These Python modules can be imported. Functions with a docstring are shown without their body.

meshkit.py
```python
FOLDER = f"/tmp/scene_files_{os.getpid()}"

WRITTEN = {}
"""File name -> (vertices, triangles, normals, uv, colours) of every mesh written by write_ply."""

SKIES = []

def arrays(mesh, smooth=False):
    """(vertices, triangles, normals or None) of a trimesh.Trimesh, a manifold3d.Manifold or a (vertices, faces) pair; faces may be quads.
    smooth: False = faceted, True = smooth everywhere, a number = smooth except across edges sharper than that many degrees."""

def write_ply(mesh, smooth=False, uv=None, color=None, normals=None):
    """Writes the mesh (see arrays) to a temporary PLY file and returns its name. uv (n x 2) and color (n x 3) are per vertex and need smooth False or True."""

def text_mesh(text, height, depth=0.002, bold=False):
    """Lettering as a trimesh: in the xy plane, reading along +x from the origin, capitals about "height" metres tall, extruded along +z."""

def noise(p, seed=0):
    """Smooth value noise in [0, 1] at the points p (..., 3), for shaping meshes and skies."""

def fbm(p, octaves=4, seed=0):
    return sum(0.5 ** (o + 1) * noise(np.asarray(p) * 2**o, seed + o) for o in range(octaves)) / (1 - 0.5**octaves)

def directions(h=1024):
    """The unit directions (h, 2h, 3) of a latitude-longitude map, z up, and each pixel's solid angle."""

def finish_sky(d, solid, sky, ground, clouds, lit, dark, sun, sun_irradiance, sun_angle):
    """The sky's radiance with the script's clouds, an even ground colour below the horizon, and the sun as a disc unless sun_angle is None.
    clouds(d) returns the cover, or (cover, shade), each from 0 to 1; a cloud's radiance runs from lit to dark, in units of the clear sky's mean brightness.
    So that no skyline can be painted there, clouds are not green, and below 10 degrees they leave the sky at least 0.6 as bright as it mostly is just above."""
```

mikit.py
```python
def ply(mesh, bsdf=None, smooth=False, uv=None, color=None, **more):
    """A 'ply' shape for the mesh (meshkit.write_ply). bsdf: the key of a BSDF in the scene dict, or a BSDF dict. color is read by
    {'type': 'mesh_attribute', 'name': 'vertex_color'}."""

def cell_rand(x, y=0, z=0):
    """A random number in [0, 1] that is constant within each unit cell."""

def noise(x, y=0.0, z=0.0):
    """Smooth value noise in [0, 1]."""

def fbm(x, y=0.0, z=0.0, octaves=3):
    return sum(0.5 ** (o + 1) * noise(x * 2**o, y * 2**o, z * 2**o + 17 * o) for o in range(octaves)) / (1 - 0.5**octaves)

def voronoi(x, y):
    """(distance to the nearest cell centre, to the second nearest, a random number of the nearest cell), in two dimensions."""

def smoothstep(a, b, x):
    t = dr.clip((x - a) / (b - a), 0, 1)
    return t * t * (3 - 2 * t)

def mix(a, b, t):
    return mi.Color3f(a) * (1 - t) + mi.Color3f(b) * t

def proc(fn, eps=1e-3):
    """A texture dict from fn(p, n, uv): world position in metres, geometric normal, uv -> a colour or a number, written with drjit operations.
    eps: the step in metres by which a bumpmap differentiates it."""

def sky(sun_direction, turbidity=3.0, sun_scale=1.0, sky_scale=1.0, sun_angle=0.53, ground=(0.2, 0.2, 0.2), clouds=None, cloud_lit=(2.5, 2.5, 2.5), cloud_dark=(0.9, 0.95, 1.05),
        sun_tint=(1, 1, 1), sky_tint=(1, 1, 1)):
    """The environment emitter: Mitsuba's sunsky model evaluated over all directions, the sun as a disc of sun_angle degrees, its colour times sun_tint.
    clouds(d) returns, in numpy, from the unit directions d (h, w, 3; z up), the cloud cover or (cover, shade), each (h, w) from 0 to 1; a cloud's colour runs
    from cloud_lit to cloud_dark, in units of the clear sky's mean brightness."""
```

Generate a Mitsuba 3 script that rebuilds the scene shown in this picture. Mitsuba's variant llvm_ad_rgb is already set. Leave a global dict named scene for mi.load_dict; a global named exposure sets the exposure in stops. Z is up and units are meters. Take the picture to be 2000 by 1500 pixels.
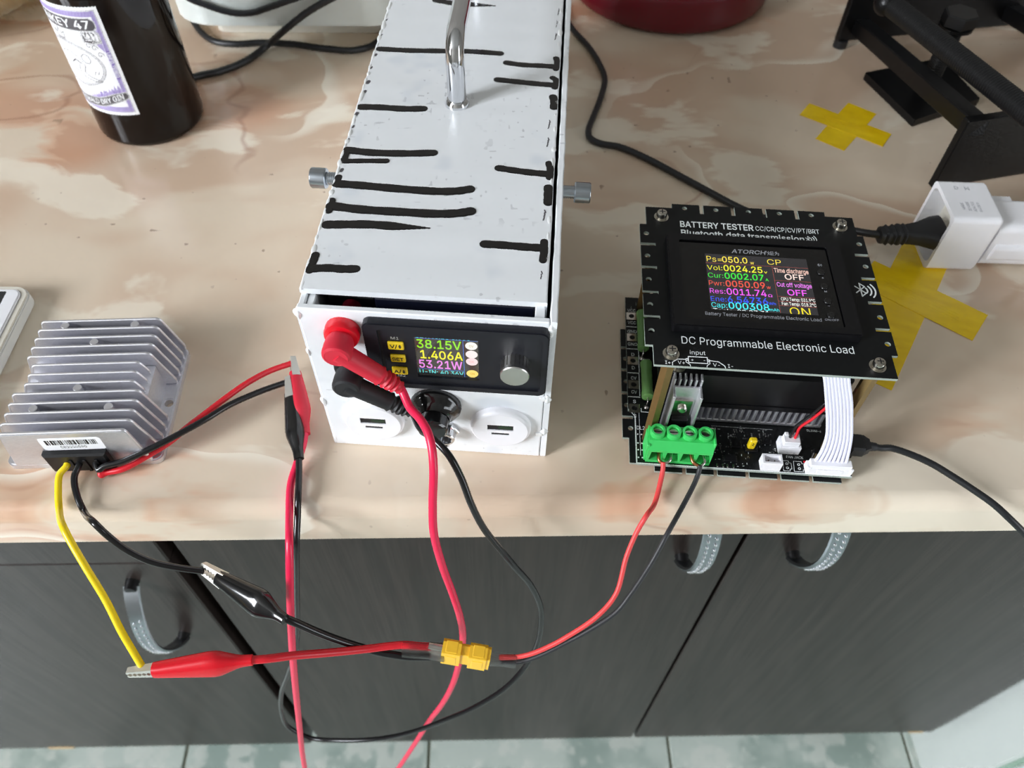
import math, random
import numpy as np, trimesh, drjit as dr, mitsuba as mi
import mikit
from mikit import proc, noise, fbm, smoothstep, mix
from meshkit import text_mesh
from shapely.geometry import Polygon, LineString, Point, box as sbox
from shapely.ops import unary_union

T = mi.ScalarTransform4f
scene, labels = {}, {}
rng = random.Random(7)
nrng = np.random.default_rng(7)
pi = math.pi

# ------------------------------------------------------------------ camera, lights, exposure
# World frame in metres: x along the counter's front edge, y into the counter, z up; the counter top is z = 0, the floor z = -0.83.
FLOOR = -0.83
EYE = np.array([0.0, -0.18939, 0.35084])
FWD = np.array([0.02467, 0.60092, -0.79893])
UP = np.array([0.00741, 0.79904, 0.60123])
exposure = 0.02
scene['camera'] = {'type': 'thinlens', 'fov': 65.778, 'fov_axis': 'x', 'aperture_radius': 0.0011, 'focus_distance': 0.37,
                   'near_clip': 0.01, 'far_clip': 50.0,
                   'to_world': T().look_at(origin=EYE.tolist(), target=(EYE + FWD).tolist(), up=UP.tolist())}
WIN_MAIN = [42.0, 44.0, 46.6]      # overcast daylight in the window left of the photographer
WIN_SIDE = [5.0, 5.3, 5.6]         # balcony door on the right

# ------------------------------------------------------------------ materials
def lin(c):
    c = np.asarray(c, float) / 255.0
    return np.where(c <= 0.04045, c / 12.92, ((c + 0.055) / 1.055) ** 2.4)

def rgb(c): return {'type': 'rgb', 'value': [float(x) for x in lin(c)]}

def mat(key, color, rough=0.45, metal=0.0, spec=0.5, coat=0.0, bump=None, tex=None):
    p = {'type': 'principled', 'base_color': tex if tex is not None else rgb(color), 'roughness': rough, 'metallic': metal, 'specular': spec}
    if coat: p['clearcoat'] = coat; p['clearcoat_gloss'] = 0.95
    if bump is not None: p = {'type': 'bumpmap', 'arbitrary': bump[0], 'scale': bump[1], 'bsdf': p}
    scene[key] = {'type': 'twosided', 'bsdf': p}
    return key

def C3(c): return mi.Color3f(*[float(x) for x in lin(c)])

def marble(p, n, uv):
    x, s = p.x, p.y - p.z                         # the pattern follows the rounded front edge down
    wx = fbm(x * 7 + 3.1, s * 9 + 1.7, 0.3, 4) - 0.5
    wy = fbm(x * 7 + 9.4, s * 9 + 5.2, 2.3, 4) - 0.5
    u, v = x + 0.11 * wx, s + 0.11 * wy
    a = fbm(u * 7, v * 13, 4.0, 4)
    c = mix(C3((216, 199, 178)), C3((201, 175, 152)), smoothstep(0.38, 0.62, a))
    b = fbm(u * 11 + 7, v * 22 + 2, 9.0, 5)
    zone = smoothstep(0.52, 0.68, fbm(x * 5 + 2, s * 6 + 8, 1.0, 3))
    c = mix(c, C3((204, 156, 124)), 0.62 * smoothstep(0.54, 0.63, b) * zone)
    c = mix(c, C3((180, 128, 100)), 0.45 * smoothstep(0.62, 0.67, b) * zone)
    pale = fbm(u * 15 + 20, v * 30 + 11, 6.0, 5)
    c = mix(c, C3((232, 222, 204)), 0.70 * smoothstep(0.56, 0.66, pale))
    r1 = dr.abs(fbm(u * 4 + 1, v * 6 + 30, 3.0, 5) - 0.5)
    m1 = smoothstep(0.46, 0.66, fbm(x * 6 + 40, s * 6, 2.0, 2))
    c = mix(c, C3((150, 96, 72)), 0.42 * (1 - smoothstep(0.0, 0.012, r1)) * m1)
    r2 = fbm(u * 4 + 60, v * 6 + 3, 8.0, 4) - 0.47
    m2 = smoothstep(0.42, 0.60, fbm(x * 5 + 11, s * 5 + 70, 5.0, 2))
    edge = smoothstep(-0.004, 0.0, r2) * (1 - smoothstep(0.0, 0.045, r2))
    c = mix(c, C3((238, 230, 214)), 0.70 * edge * m2)
    speck = smoothstep(0.955, 0.985, noise(x * 160, s * 160, 3.0)) * smoothstep(0.45, 0.6, fbm(x * 9, s * 9, 7.0, 2))
    return mix(c, C3((120, 86, 66)), 0.6 * speck)

def woodgrain(p, n, uv):
    g = fbm(p.x * 130 + 3 * fbm(p.x * 9, p.z * 3, 1.0, 2), p.z * 5.0, 0.5, 4)
    f = noise(p.x * 1100, p.z * 22, 2.0)
    return mix(C3((32, 27, 25)), C3((46, 39, 36)), smoothstep(0.25, 0.75, 0.75 * g + 0.25 * f))

def stone_tile(p, n, uv):
    a = fbm(p.x * 16, p.y * 16, 1.0, 4)
    b = fbm(p.x * 42 + 5, p.y * 42, 3.0, 3)
    c = mix(C3((190, 200, 192)), C3((150, 166, 158)), smoothstep(0.32, 0.66, a))
    return mix(c, C3((210, 214, 206)), 0.6 * smoothstep(0.50, 0.70, b))

def cast(p, n, uv):
    return mix(C3((214, 214, 220)), C3((226, 226, 231)), fbm(p.x * 900, p.y * 900, p.z * 900, 2))

def smudged_white(p, n, uv):
    d = smoothstep(0.60, 0.78, fbm(p.x * 45, p.y * 45, p.z * 45, 3))
    s = smoothstep(0.80, 0.86, noise(p.x * 420, p.y * 420, p.z * 420)) * smoothstep(0.5, 0.7, fbm(p.x * 30 + 9, p.y * 30, p.z * 30, 2))
    c = mix(C3((228, 231, 234)), C3((198, 206, 216)), 0.45 * d)
    return mix(c, C3((120, 122, 128)), 0.35 * s)

def fur_colour(p, n, uv):
    t = smoothstep(-0.425, -0.385, p.x + 0.25 * (0.45 - p.y) + 0.02 * (fbm(p.x * 60, p.y * 60, p.z * 60, 2) - 0.5))
    return mix(C3((232, 232, 224)), C3((196, 172, 128)), t)

def tape_colour(p, n, uv):
    w = fbm(p.x * 90 + p.y * 160, p.y * 60 - p.x * 40, 0.0, 3)
    return mix(C3((224, 184, 8)), C3((246, 212, 24)), w)

def hammered(p, n, uv): return noise(p.x * 900, p.y * 900, p.z * 900)

mat('m_counter', None, 0.16, 0, 0.5, tex=proc(marble))
mat('m_door', None, 0.34, 0, 0.28, tex=proc(woodgrain))
mat('m_tile', None, 0.25, 0, 0.5, tex=proc(stone_tile))
mat('m_grout', (98, 100, 84), 0.9)
mat('m_wall', (132, 128, 122), 0.9, spec=0.2)
mat('m_ceiling', (150, 148, 144), 0.95, spec=0.1)
mat('m_carcass', (14, 12, 11), 0.8)
mat('m_edge_band', (52, 44, 40), 0.4)
mat('m_chip', (196, 170, 130), 0.8)
mat('m_box_white', None, 0.28, tex=proc(smudged_white))
mat('m_glue', (226, 228, 228), 0.22, coat=0.5)
mat('m_ink', (12, 11, 12), 0.16, coat=0.6)
mat('m_chrome', (224, 226, 230), 0.05, 1.0)
mat('m_nickel', (200, 196, 186), 0.18, 1.0)
mat('m_zinc', (176, 184, 192), 0.26, 1.0)
mat('m_aluminium', None, 0.34, 0.82, tex=proc(cast))
mat('m_brushed', (206, 204, 200), 0.27, 1.0)
mat('m_jaw', (226, 224, 218), 0.34, 0.8)
mat('m_brass', (146, 120, 78), 0.34, 0.9)
mat('m_copper', (205, 132, 92), 0.25, 1.0)
mat('m_solder', (206, 200, 194), 0.16, 1.0)
mat('m_gold', (176, 154, 82), 0.35, 0.6)
mat('m_bezel', (24, 25, 31), 0.42, spec=0.3)
mat('m_recess', (16, 16, 18), 0.6)
mat('m_black_plastic', (13, 13, 15), 0.38, spec=0.28)
mat('m_black_gloss', (13, 13, 14), 0.10, coat=0.4)
mat('m_rubber', (24, 25, 28), 0.55)
mat('m_cable', (21, 23, 26), 0.42)
mat('m_wire_black', (18, 18, 20), 0.22)
mat('m_silicone_black', (38, 39, 42), 0.5)
mat('m_red_rubber', (196, 30, 52), 0.5)
mat('m_red_plastic', (204, 14, 32), 0.3)
mat('m_wire_red', (206, 28, 42), 0.35)
mat('m_wire_pink', (222, 30, 74), 0.32)
mat('m_silicone_red', (216, 66, 66), 0.45)
mat('m_yellow_wire', (240, 208, 14), 0.35)
mat('m_yellow_button', (222, 190, 28), 0.4)
mat('m_connector_yellow', (232, 184, 48), 0.35)
mat('m_navy', (14, 18, 36), 0.4)
mat('m_dark_red', (92, 8, 24), 0.3)
mat('m_pcb', (13, 15, 16), 0.42, spec=0.25)
mat('m_pcb_edge', (150, 160, 152), 0.5)
mat('m_silk', (226, 230, 230), 0.5)
mat('m_silk_dim', (150, 150, 146), 0.5)
mat('m_term_green', (58, 186, 92), 0.34)
mat('m_resistor', (104, 150, 84), 0.35)
mat('m_white_plastic', (232, 232, 236), 0.3)
mat('m_white_matte', (226, 227, 224), 0.5)
mat('m_ivory', (214, 210, 198), 0.45)
mat('m_ribbon', (222, 222, 240), 0.35)
mat('m_paper', (232, 233, 236), 0.5)
mat('m_purple', (158, 146, 192), 0.55)
mat('m_purple_dark', (116, 98, 164), 0.55)
mat('m_print_grey', (74, 72, 76), 0.55)
mat('m_print_black', (22, 20, 22), 0.5)
mat('m_print_light', (150, 152, 158), 0.55)
mat('m_bottle', (12, 6, 5), 0.03, spec=0.32)
mat('m_cork', (60, 42, 30), 0.7)
mat('m_steel_black', (9, 9, 10), 0.36, 0.0, 0.25, bump=(proc(hammered, 2e-4), 0.00015))
mat('m_steel_bolt', (24, 24, 25), 0.32, 0.2, spec=0.4)
mat('m_fur', None, 0.9, tex=proc(fur_colour))
mat('m_tape', None, 0.28, tex=proc(tape_colour))
mat('m_white_appliance', (206, 212, 208), 0.35)
mat('m_green_seam', (150, 178, 160), 0.5)
mat('m_screen_glass', (34, 36, 40), 0.08, coat=0.5)
mat('m_module_glass', (5, 5, 6), 0.12)
scene['m_sleeve'] = {'type': 'roughdielectric', 'distribution': 'ggx', 'alpha': 0.22, 'int_ior': 1.12, 'ext_ior': 1.0}

# ------------------------------------------------------------------ mesh helpers (local units are millimetres)
cat_ = trimesh.util.concatenate

class Frame:
    """A local frame in millimetres: origin o (metres), yaw a (radians)."""
    def __init__(self, o, a=0.0, X=None, Y=None, Z=None):
        c, s = math.cos(a), math.sin(a)
        self.o = np.array(o, float)
        self.B = np.array([X or (c, s, 0), Y or (-s, c, 0), Z or (0, 0, 1)], float)
    def pt(self, *p): return self.o + np.asarray(p, float) @ self.B * 0.001
    def __call__(self, m):
        m = m.copy(); v = np.asarray(m.vertices) @ self.B * 0.001 + self.o
        f = np.asarray(m.faces)
        if np.linalg.det(self.B) < 0: f = f[:, ::-1]
        return trimesh.Trimesh(v, f, process=False)

def local(m, o, X, Y, Z):
    """Places a mesh built in xy (+z out) at o with axes X, Y, Z, within a local frame."""
    B = np.array([X, Y, Z], float); v = np.asarray(m.vertices) @ B + np.asarray(o, float)
    f = np.asarray(m.faces)
    if np.linalg.det(B) < 0: f = f[:, ::-1]
    return trimesh.Trimesh(v, f, process=False)

def hull(pts): return trimesh.Trimesh(np.asarray(pts, float)).convex_hull if False else trimesh.convex.convex_hull(np.asarray(pts, float))

def cbox(x0, x1, y0, y1, z0, z1, c=0.4):
    """A box with chamfered edges."""
    c = min(c, 0.49 * min(x1 - x0, y1 - y0, z1 - z0))
    P = []
    for x, sx in ((x0, 1), (x1, -1)):
        for y, sy in ((y0, 1), (y1, -1)):
            for z, sz in ((z0, 1), (z1, -1)):
                P += [(x + sx * c, y + sy * c, z), (x + sx * c, y, z + sz * c), (x, y + sy * c, z + sz * c)]
    return hull(P)

def bx(x0, x1, y0, y1, z0, z1):
    return trimesh.creation.box(bounds=[(x0, y0, z0), (x1, y1, z1)])

def prism(poly, z0, z1):
    gs = [g for g in getattr(poly, 'geoms', [poly]) if g.area > 1e-9]
    out = []
    for g in gs:
        m = trimesh.creation.extrude_polygon(g, z1 - z0, engine='earcut'); m.apply_translation((0, 0, z0)); out.append(m)
    return cat_(out)

def rrect(x0, x1, y0, y1, r): return sbox(x0 + r, y0 + r, x1 - r, y1 - r).buffer(r, quad_segs=6)

def soft_prism(poly, z0, z1, c):
    """Prism with a chamfered top edge."""
    a = prism(poly, z0, z1 - c)
    inner = poly.buffer(-c, quad_segs=4)
    def ring(p, z): return np.c_[np.asarray(p.exterior.coords)[:-1], np.full(len(p.exterior.coords) - 1, z)]
    if poly.is_empty or inner.is_empty or inner.geom_type != 'Polygon': return prism(poly, z0, z1)
    return cat_([a, hull(np.vstack([ring(poly, z1 - c), ring(inner, z1)]))]) if abs(poly.convex_hull.area - poly.area) < 1e-6 * poly.area else cat_([a, prism(inner, z1 - c, z1)])

def lathe(prof, n=40, a0=0.0):
    """Revolves (radius, z) pairs around z."""
    prof = np.asarray(prof, float); k = len(prof)
    t = np.arange(n) * 2 * pi / n + a0
    v = np.stack([prof[:, None, 0] * np.cos(t), prof[:, None, 0] * np.sin(t), np.repeat(prof[:, 1:2], n, 1)], -1).reshape(-1, 3)
    i, j = np.meshgrid(np.arange(k - 1), np.arange(n), indexing='ij')
    a, b, c, d = i * n + j, i * n + (j + 1) % n, (i + 1) * n + (j + 1) % n, (i + 1) * n + j
    f = np.vstack([np.stack([a, b, c], -1).reshape(-1, 3), np.stack([a, c, d], -1).reshape(-1, 3)])
    m = trimesh.Trimesh(v, f, process=False); m.update_faces(m.nondegenerate_faces()); return m

def shift(m, x=0, y=0, z=0): m = m.copy(); m.apply_translation((x, y, z)); return m

def along(m, p, d):
    """Turns a mesh built along +z so that it starts at p and runs along d."""
    d = np.asarray(d, float); d = d / np.linalg.norm(d)
    h = np.array([0, 0, 1.0]) if abs(d[2]) < 0.95 else np.array([0, 1.0, 0])
    x = np.cross(h, d); x /= np.linalg.norm(x); y = np.cross(d, x)
    return local(m, p, x, y, d)

def cyl(p, q, r, r2=None, n=24, c=0.0):
    p, q = np.asarray(p, float), np.asarray(q, float); L = np.linalg.norm(q - p); r2 = r if r2 is None else r2
    prof = [(0, 0), (r - c, 0), (r, c), (r2, L - c), (r2 - c, L), (0, L)] if c else [(0, 0), (r, 0), (r2, L), (0, L)]
    return along(lathe(prof, n), p, q - p)

def spline(pts, step=None, per=10):
    """Centripetal Catmull-Rom through the points."""
    P = np.asarray(pts, float)
    if len(P) == 2: return np.linspace(P[0], P[1], per + 1)
    P = np.vstack([2 * P[0] - P[1], P, 2 * P[-1] - P[-2]]); out = []
    for i in range(1, len(P) - 2):
        p0, p1, p2, p3 = P[i - 1:i + 3]
        t = [0.0]
        for a, b in ((p0, p1), (p1, p2), (p2, p3)): t.append(t[-1] + max(np.linalg.norm(b - a), 1e-9) ** 0.5)
        for s in np.linspace(t[1], t[2], per, endpoint=False):
            def L(a, b, ta, tb): return (tb - s) / (tb - ta) * a + (s - ta) / (tb - ta) * b
            A1, A2, A3 = L(p0, p1, t[0], t[1]), L(p1, p2, t[1], t[2]), L(p2, p3, t[2], t[3])
            B1, B2 = L(A1, A2, t[0], t[2]), L(A2, A3, t[1], t[3])
            out.append(L(B1, B2, t[1], t[2]))
    out.append(P[-2]); return np.array(out)

def sweep(path, section, scale=None, caps=True, up=None):
    """Sweeps a closed 2-D section along a path with a rotation-minimising frame; scale: one factor (or x, y pair) per path point."""
    P = np.asarray(path, float); S = np.asarray(section, float); n, k = len(P), len(S)
    tng = np.gradient(P, axis=0); tng /= np.linalg.norm(tng, axis=1, keepdims=True) + 1e-12
    h = np.array(up if up is not None else ((0, 0, 1.0) if abs(tng[0][2]) < 0.9 else (1.0, 0, 0)), float)
    x = np.cross(h, tng[0]); x /= np.linalg.norm(x); V = []
    for i in range(n):
        x = x - tng[i] * (x @ tng[i]); x /= np.linalg.norm(x); y = np.cross(tng[i], x)
        sc = np.ones(2) if scale is None else np.broadcast_to(scale[i], 2)
        V.append(P[i] + S[:, :1] * sc[0] * x + S[:, 1:] * sc[1] * y)
    V = np.vstack(V)
    i, j = np.meshgrid(np.arange(n - 1), np.arange(k), indexing='ij')
    a, b, c, d = i * k + j, i * k + (j + 1) % k, (i + 1) * k + (j + 1) % k, (i + 1) * k + j
    F = [np.stack([a, b, c], -1).reshape(-1, 3), np.stack([a, c, d], -1).reshape(-1, 3)]
    if caps:
        V = np.vstack([V, P[0], P[-1]]); m = np.arange(k)
        F += [np.stack([np.full(k, n * k), (m + 1) % k, m], -1), np.stack([np.full(k, n * k + 1), (n - 1) * k + m, (n - 1) * k + (m + 1) % k], -1)]
    return trimesh.Trimesh(V, np.vstack(F), process=False)

def circle(r, n=14, sx=1.0): t = np.arange(n) * 2 * pi / n; return np.c_[r * sx * np.cos(t), r * np.sin(t)]

def tube(pts, r, n=14, per=10, raw=False): return sweep(np.asarray(pts, float) if raw else spline(pts, per=per), circle(r, n))

def words(s, w=None, h=2.0, bold=False, depth=0.12, align='l', xs=None):
    """Lettering in millimetres, its capitals h tall and squeezed or stretched to the width w."""
    m = text_mesh(s, h, depth, bold)
    b = m.bounds; k = xs if xs else ((w / (b[1][0] - b[0][0])) if w else 1.0)
    m.apply_scale((k, 1, 1)); b = m.bounds
    m.apply_translation((-b[0][0] if align == 'l' else -(b[0][0] + b[1][0]) / 2, 0, 0)); return m

def clip(m, axis, lo=None, hi=None):
    n = np.zeros(3); n[axis] = 1
    for val, s in ((lo, 1), (hi, -1)):
        if val is not None: m = trimesh.intersections.slice_mesh_plane(m, n * s, n * val)
    return m

def stroke(pts, w, depth=0.12):
    return prism(LineString(pts).buffer(w / 2, quad_segs=3), 0, depth)

# ------------------------------------------------------------------ bookkeeping
def numbered(k):
    if k not in scene and k not in labels and not any(q.startswith(k + '__') for q in scene): return k
    i = 1
    while f'{k}_{i:03d}' in scene or f'{k}_{i:03d}' in labels or any(q.startswith(f'{k}_{i:03d}__') for q in scene): i += 1
    return f'{k}_{i:03d}'

def thing(name, label, cat, group=None):
    k = numbered(name); labels[k] = {'label': label, 'category': cat}
    if group: labels[k]['group'] = group
    return k

def struct(name, mesh, m, label=None, smooth=False):
    if mesh is not None: scene[name] = mikit.ply(mesh, m, smooth)
    labels[name] = {'kind': 'structure'}
    if label: labels[name]['label'] = label
    return name

def part(parent, name, mesh, m, smooth=35, label=None, frame=None, kind=None, **kw):
    k = numbered(f'{parent}__{name}')
    if frame is not None: mesh = frame(mesh)
    scene[k] = mikit.ply(mesh, m, smooth, **kw)
    if label: labels[k] = {'label': label}
    if kind: labels.setdefault(k, {})['kind'] = kind
    return k

def whole(name, mesh, m, label, cat, smooth=35, frame=None, group=None):
    k = thing(name, label, cat, group)
    scene[k] = mikit.ply(frame(mesh) if frame else mesh, m, smooth); return k

# ================================================================== the room
WX0, WX1, WY0, WY1, ZC = -2.10, 2.10, -2.30, 0.63, 1.75
def wall_with_hole(axis, at, thick, a0, a1, h0, h1):
    """A wall in four blocks around an opening: axis 0 = wall at x, 1 = wall at y."""
    lo, hi = (WY0, WY1) if axis == 0 else (WX0, WX1)
    def blk(p0, p1, z0, z1):
        return bx(at, at + thick, p0, p1, z0, z1) if axis == 0 else bx(p0, p1, at, at + thick, z0, z1)
    return cat_([blk(lo, a0, FLOOR, ZC), blk(a1, hi, FLOOR, ZC), blk(a0, a1, FLOOR, h0), blk(a0, a1, h1, ZC)])

struct('wall_left', wall_with_hole(0, WX0 - 0.2, 0.2, -1.62, -0.68, 0.45, 1.68), 'm_wall')
struct('wall_right', wall_with_hole(0, WX1, 0.2, -1.75, -0.85, FLOOR + 0.02, 1.35), 'm_wall')
struct('wall_back', bx(WX0, WX1, WY1, WY1 + 0.15, FLOOR, ZC), 'm_wall')
struct('wall_front', bx(WX0, WX1, WY0 - 0.15, WY0, FLOOR, ZC), 'm_wall')
struct('ceiling', bx(WX0, WX1, WY0, WY1, ZC, ZC + 0.1), 'm_ceiling')
struct('floor', bx(WX0, WX1, WY0, WY1, FLOOR - 0.05, FLOOR - 0.003), 'm_grout', 'grey green stone tiled floor')
tile_x0, tile_y0, TS = -0.4245, 0.30, 0.3330
ti0, ti1 = math.floor((WX0 - tile_x0) / TS), math.ceil((WX1 - tile_x0) / TS)
tj0, tj1 = math.floor((WY0 - tile_y0) / TS), math.ceil((WY1 - tile_y0) / TS)
for i in range(ti0, ti1):
    for j in range(tj0, tj1):
        x0, x1 = max(WX0, tile_x0 + i * TS + 0.002), min(WX1, tile_x0 + (i + 1) * TS - 0.002)
        y0, y1 = max(WY0, tile_y0 + j * TS + 0.002), min(WY1, tile_y0 + (j + 1) * TS - 0.002)
        if x1 - x0 > 0.01 and y1 - y0 > 0.01:
            part('floor', 'tile', cbox(x0, x1, y0, y1, FLOOR - 0.012, FLOOR, 0.0012), 'm_tile', False)

def window(name, x, y0, y1, z0, z1, inward, light):
    struct(name, None, None)
    fr = 0.05; d = 0.06 * inward
    a, b = sorted((x, x + d))
    part(name, 'window_frame', cat_([cbox(a, b, y0, y0 + fr, z0, z1, 0.004), cbox(a, b, y1 - fr, y1, z0, z1, 0.004),
         cbox(a, b, y0 + fr, y1 - fr, z0, z0 + fr, 0.004), cbox(a, b, y0 + fr, y1 - fr, z1 - fr, z1, 0.004),
         cbox(a, b, (y0 + y1) / 2 - 0.03, (y0 + y1) / 2 + 0.03, z0 + fr, z1 - fr, 0.004)]), 'm_white_plastic', False)
    for p0, p1 in ((y0 + fr, (y0 + y1) / 2 - 0.03), ((y0 + y1) / 2 + 0.03, y1 - fr)):
        q = np.array([(x + d * 0.3, p0, z0 + fr), (x + d * 0.3, p1, z0 + fr), (x + d * 0.3, p1, z1 - fr), (x + d * 0.3, p0, z1 - fr)])
        f = np.array([(0, 1, 2), (0, 2, 3)]) if inward > 0 else np.array([(0, 2, 1), (0, 3, 2)])
        k = part(name, 'pane', trimesh.Trimesh(q, f, process=False), 'm_white_matte', False)
        scene[k]['emitter'] = {'type': 'area', 'radiance': {'type': 'rgb', 'value': light}}
window('window_1', WX0 - 0.10, -1.62, -0.68, 0.45, 1.68, 1, WIN_MAIN)
window('window_2', WX1 + 0.10, -1.75, -0.85, FLOOR + 0.02, 1.35, -1, WIN_SIDE)

# ------------------------------------------------------------------ worktop with a rounded front edge
r = 9.0
prof = [(620, -32), (620, 0), (r - 3.5, 0)] + [(r - 3.5 - r * math.sin(t), -r + r * math.cos(t)) for t in np.linspace(0.1, pi / 2, 9)] + [(-3.5, -29), (-2.8, -31.2), (-1, -32)]
prof = np.array(prof)
vtx = np.vstack([np.c_[np.full(len(prof), x), prof[:, 0] * 0.001, prof[:, 1] * 0.001] for x in (-1.30, 0.975)])
poly = trimesh.creation.extrude_polygon(Polygon(prof * 0.001), 2.2, engine='earcut')
V = np.asarray(poly.vertices); V = np.c_[V[:, 2] - 1.27, V[:, 0], V[:, 1]]
whole('countertop', trimesh.Trimesh(V, np.asarray(poly.faces), process=False), 'm_counter',
      'beige and pink marble-look worktop with a rounded front edge', 'countertop', 30)

# ------------------------------------------------------------------ base cabinets
DY, DB = 0.055, -0.728            # door plane, door bottom edge
def curved_handle(parent, cx, ztop, zbot, lean):
    """Bow handle standing off the door, a flat studded strip between two round feet. lean: sideways offset of the upper foot."""
    L = ztop - zbot
    pts = []
    for t in np.linspace(0, 1, 25):
        s = math.sin(pi * t)
        pts.append((cx + lean * (1 - t), DY - 0.004 - 0.026 * s ** 0.8, ztop - L * t))
    h = part(parent, 'handle', sweep(np.array(pts), [(-0.0055, -0.0012), (0.0055, -0.0012), (0.0062, 0), (0.0050, 0.0016), (-0.0050, 0.0016), (-0.0062, 0)], up=(0, 1, 0)), 'm_zinc', 40,
             'grey metal bow handle with raised studs')
    studs = []
    for i in range(5, 20):
        p = np.array(pts[i]); q = np.array(pts[i + 1]); tn = (q - p) / np.linalg.norm(q - p); no = np.array([0, tn[2], -tn[1]]); no = no if no[1] < 0 else -no
        for s in (-1, 1):
            b = trimesh.creation.icosphere(subdivisions=1, radius=0.0011); b.apply_translation(p + np.array([s * 0.0025, 0, 0]) + no * 0.0016 + (0.0 if s > 0 else 0.5) * (q - p)); studs.append(b)
    if parent.count('__') < 1: part(h, 'stud', cat_(studs), 'm_chrome', True, kind='stuff')
    for (x, z) in ((cx + lean, ztop), (cx, zbot)):
        part(h, 'foot', cyl((x, DY + 0.001, z), (x, DY - 0.008, z), 0.0052, 0.0042, 16), 'm_steel_bolt', 40)
    return h

def cabinet(label, x0, x1, panels, name='base_cabinet'):
    k = thing(name, label, 'cabinet')
    part(k, 'carcass', cbox(x0, x1, DY + 0.022, 0.600, DB + 0.005, -0.034, 0.001), 'm_carcass', False)
    part(k, 'toe_kick', bx(x0 + 0.004, x1 - 0.004, DY + 0.075, DY + 0.09, FLOOR + 0.001, DB + 0.0045), 'm_carcass', False)
    for (nm, a, b, z0, z1, lab) in panels:
        part(k, nm, cbox(a, b, DY, DY + 0.019, z0, z1, 0.0012), 'm_door', False, lab)
    return k

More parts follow.
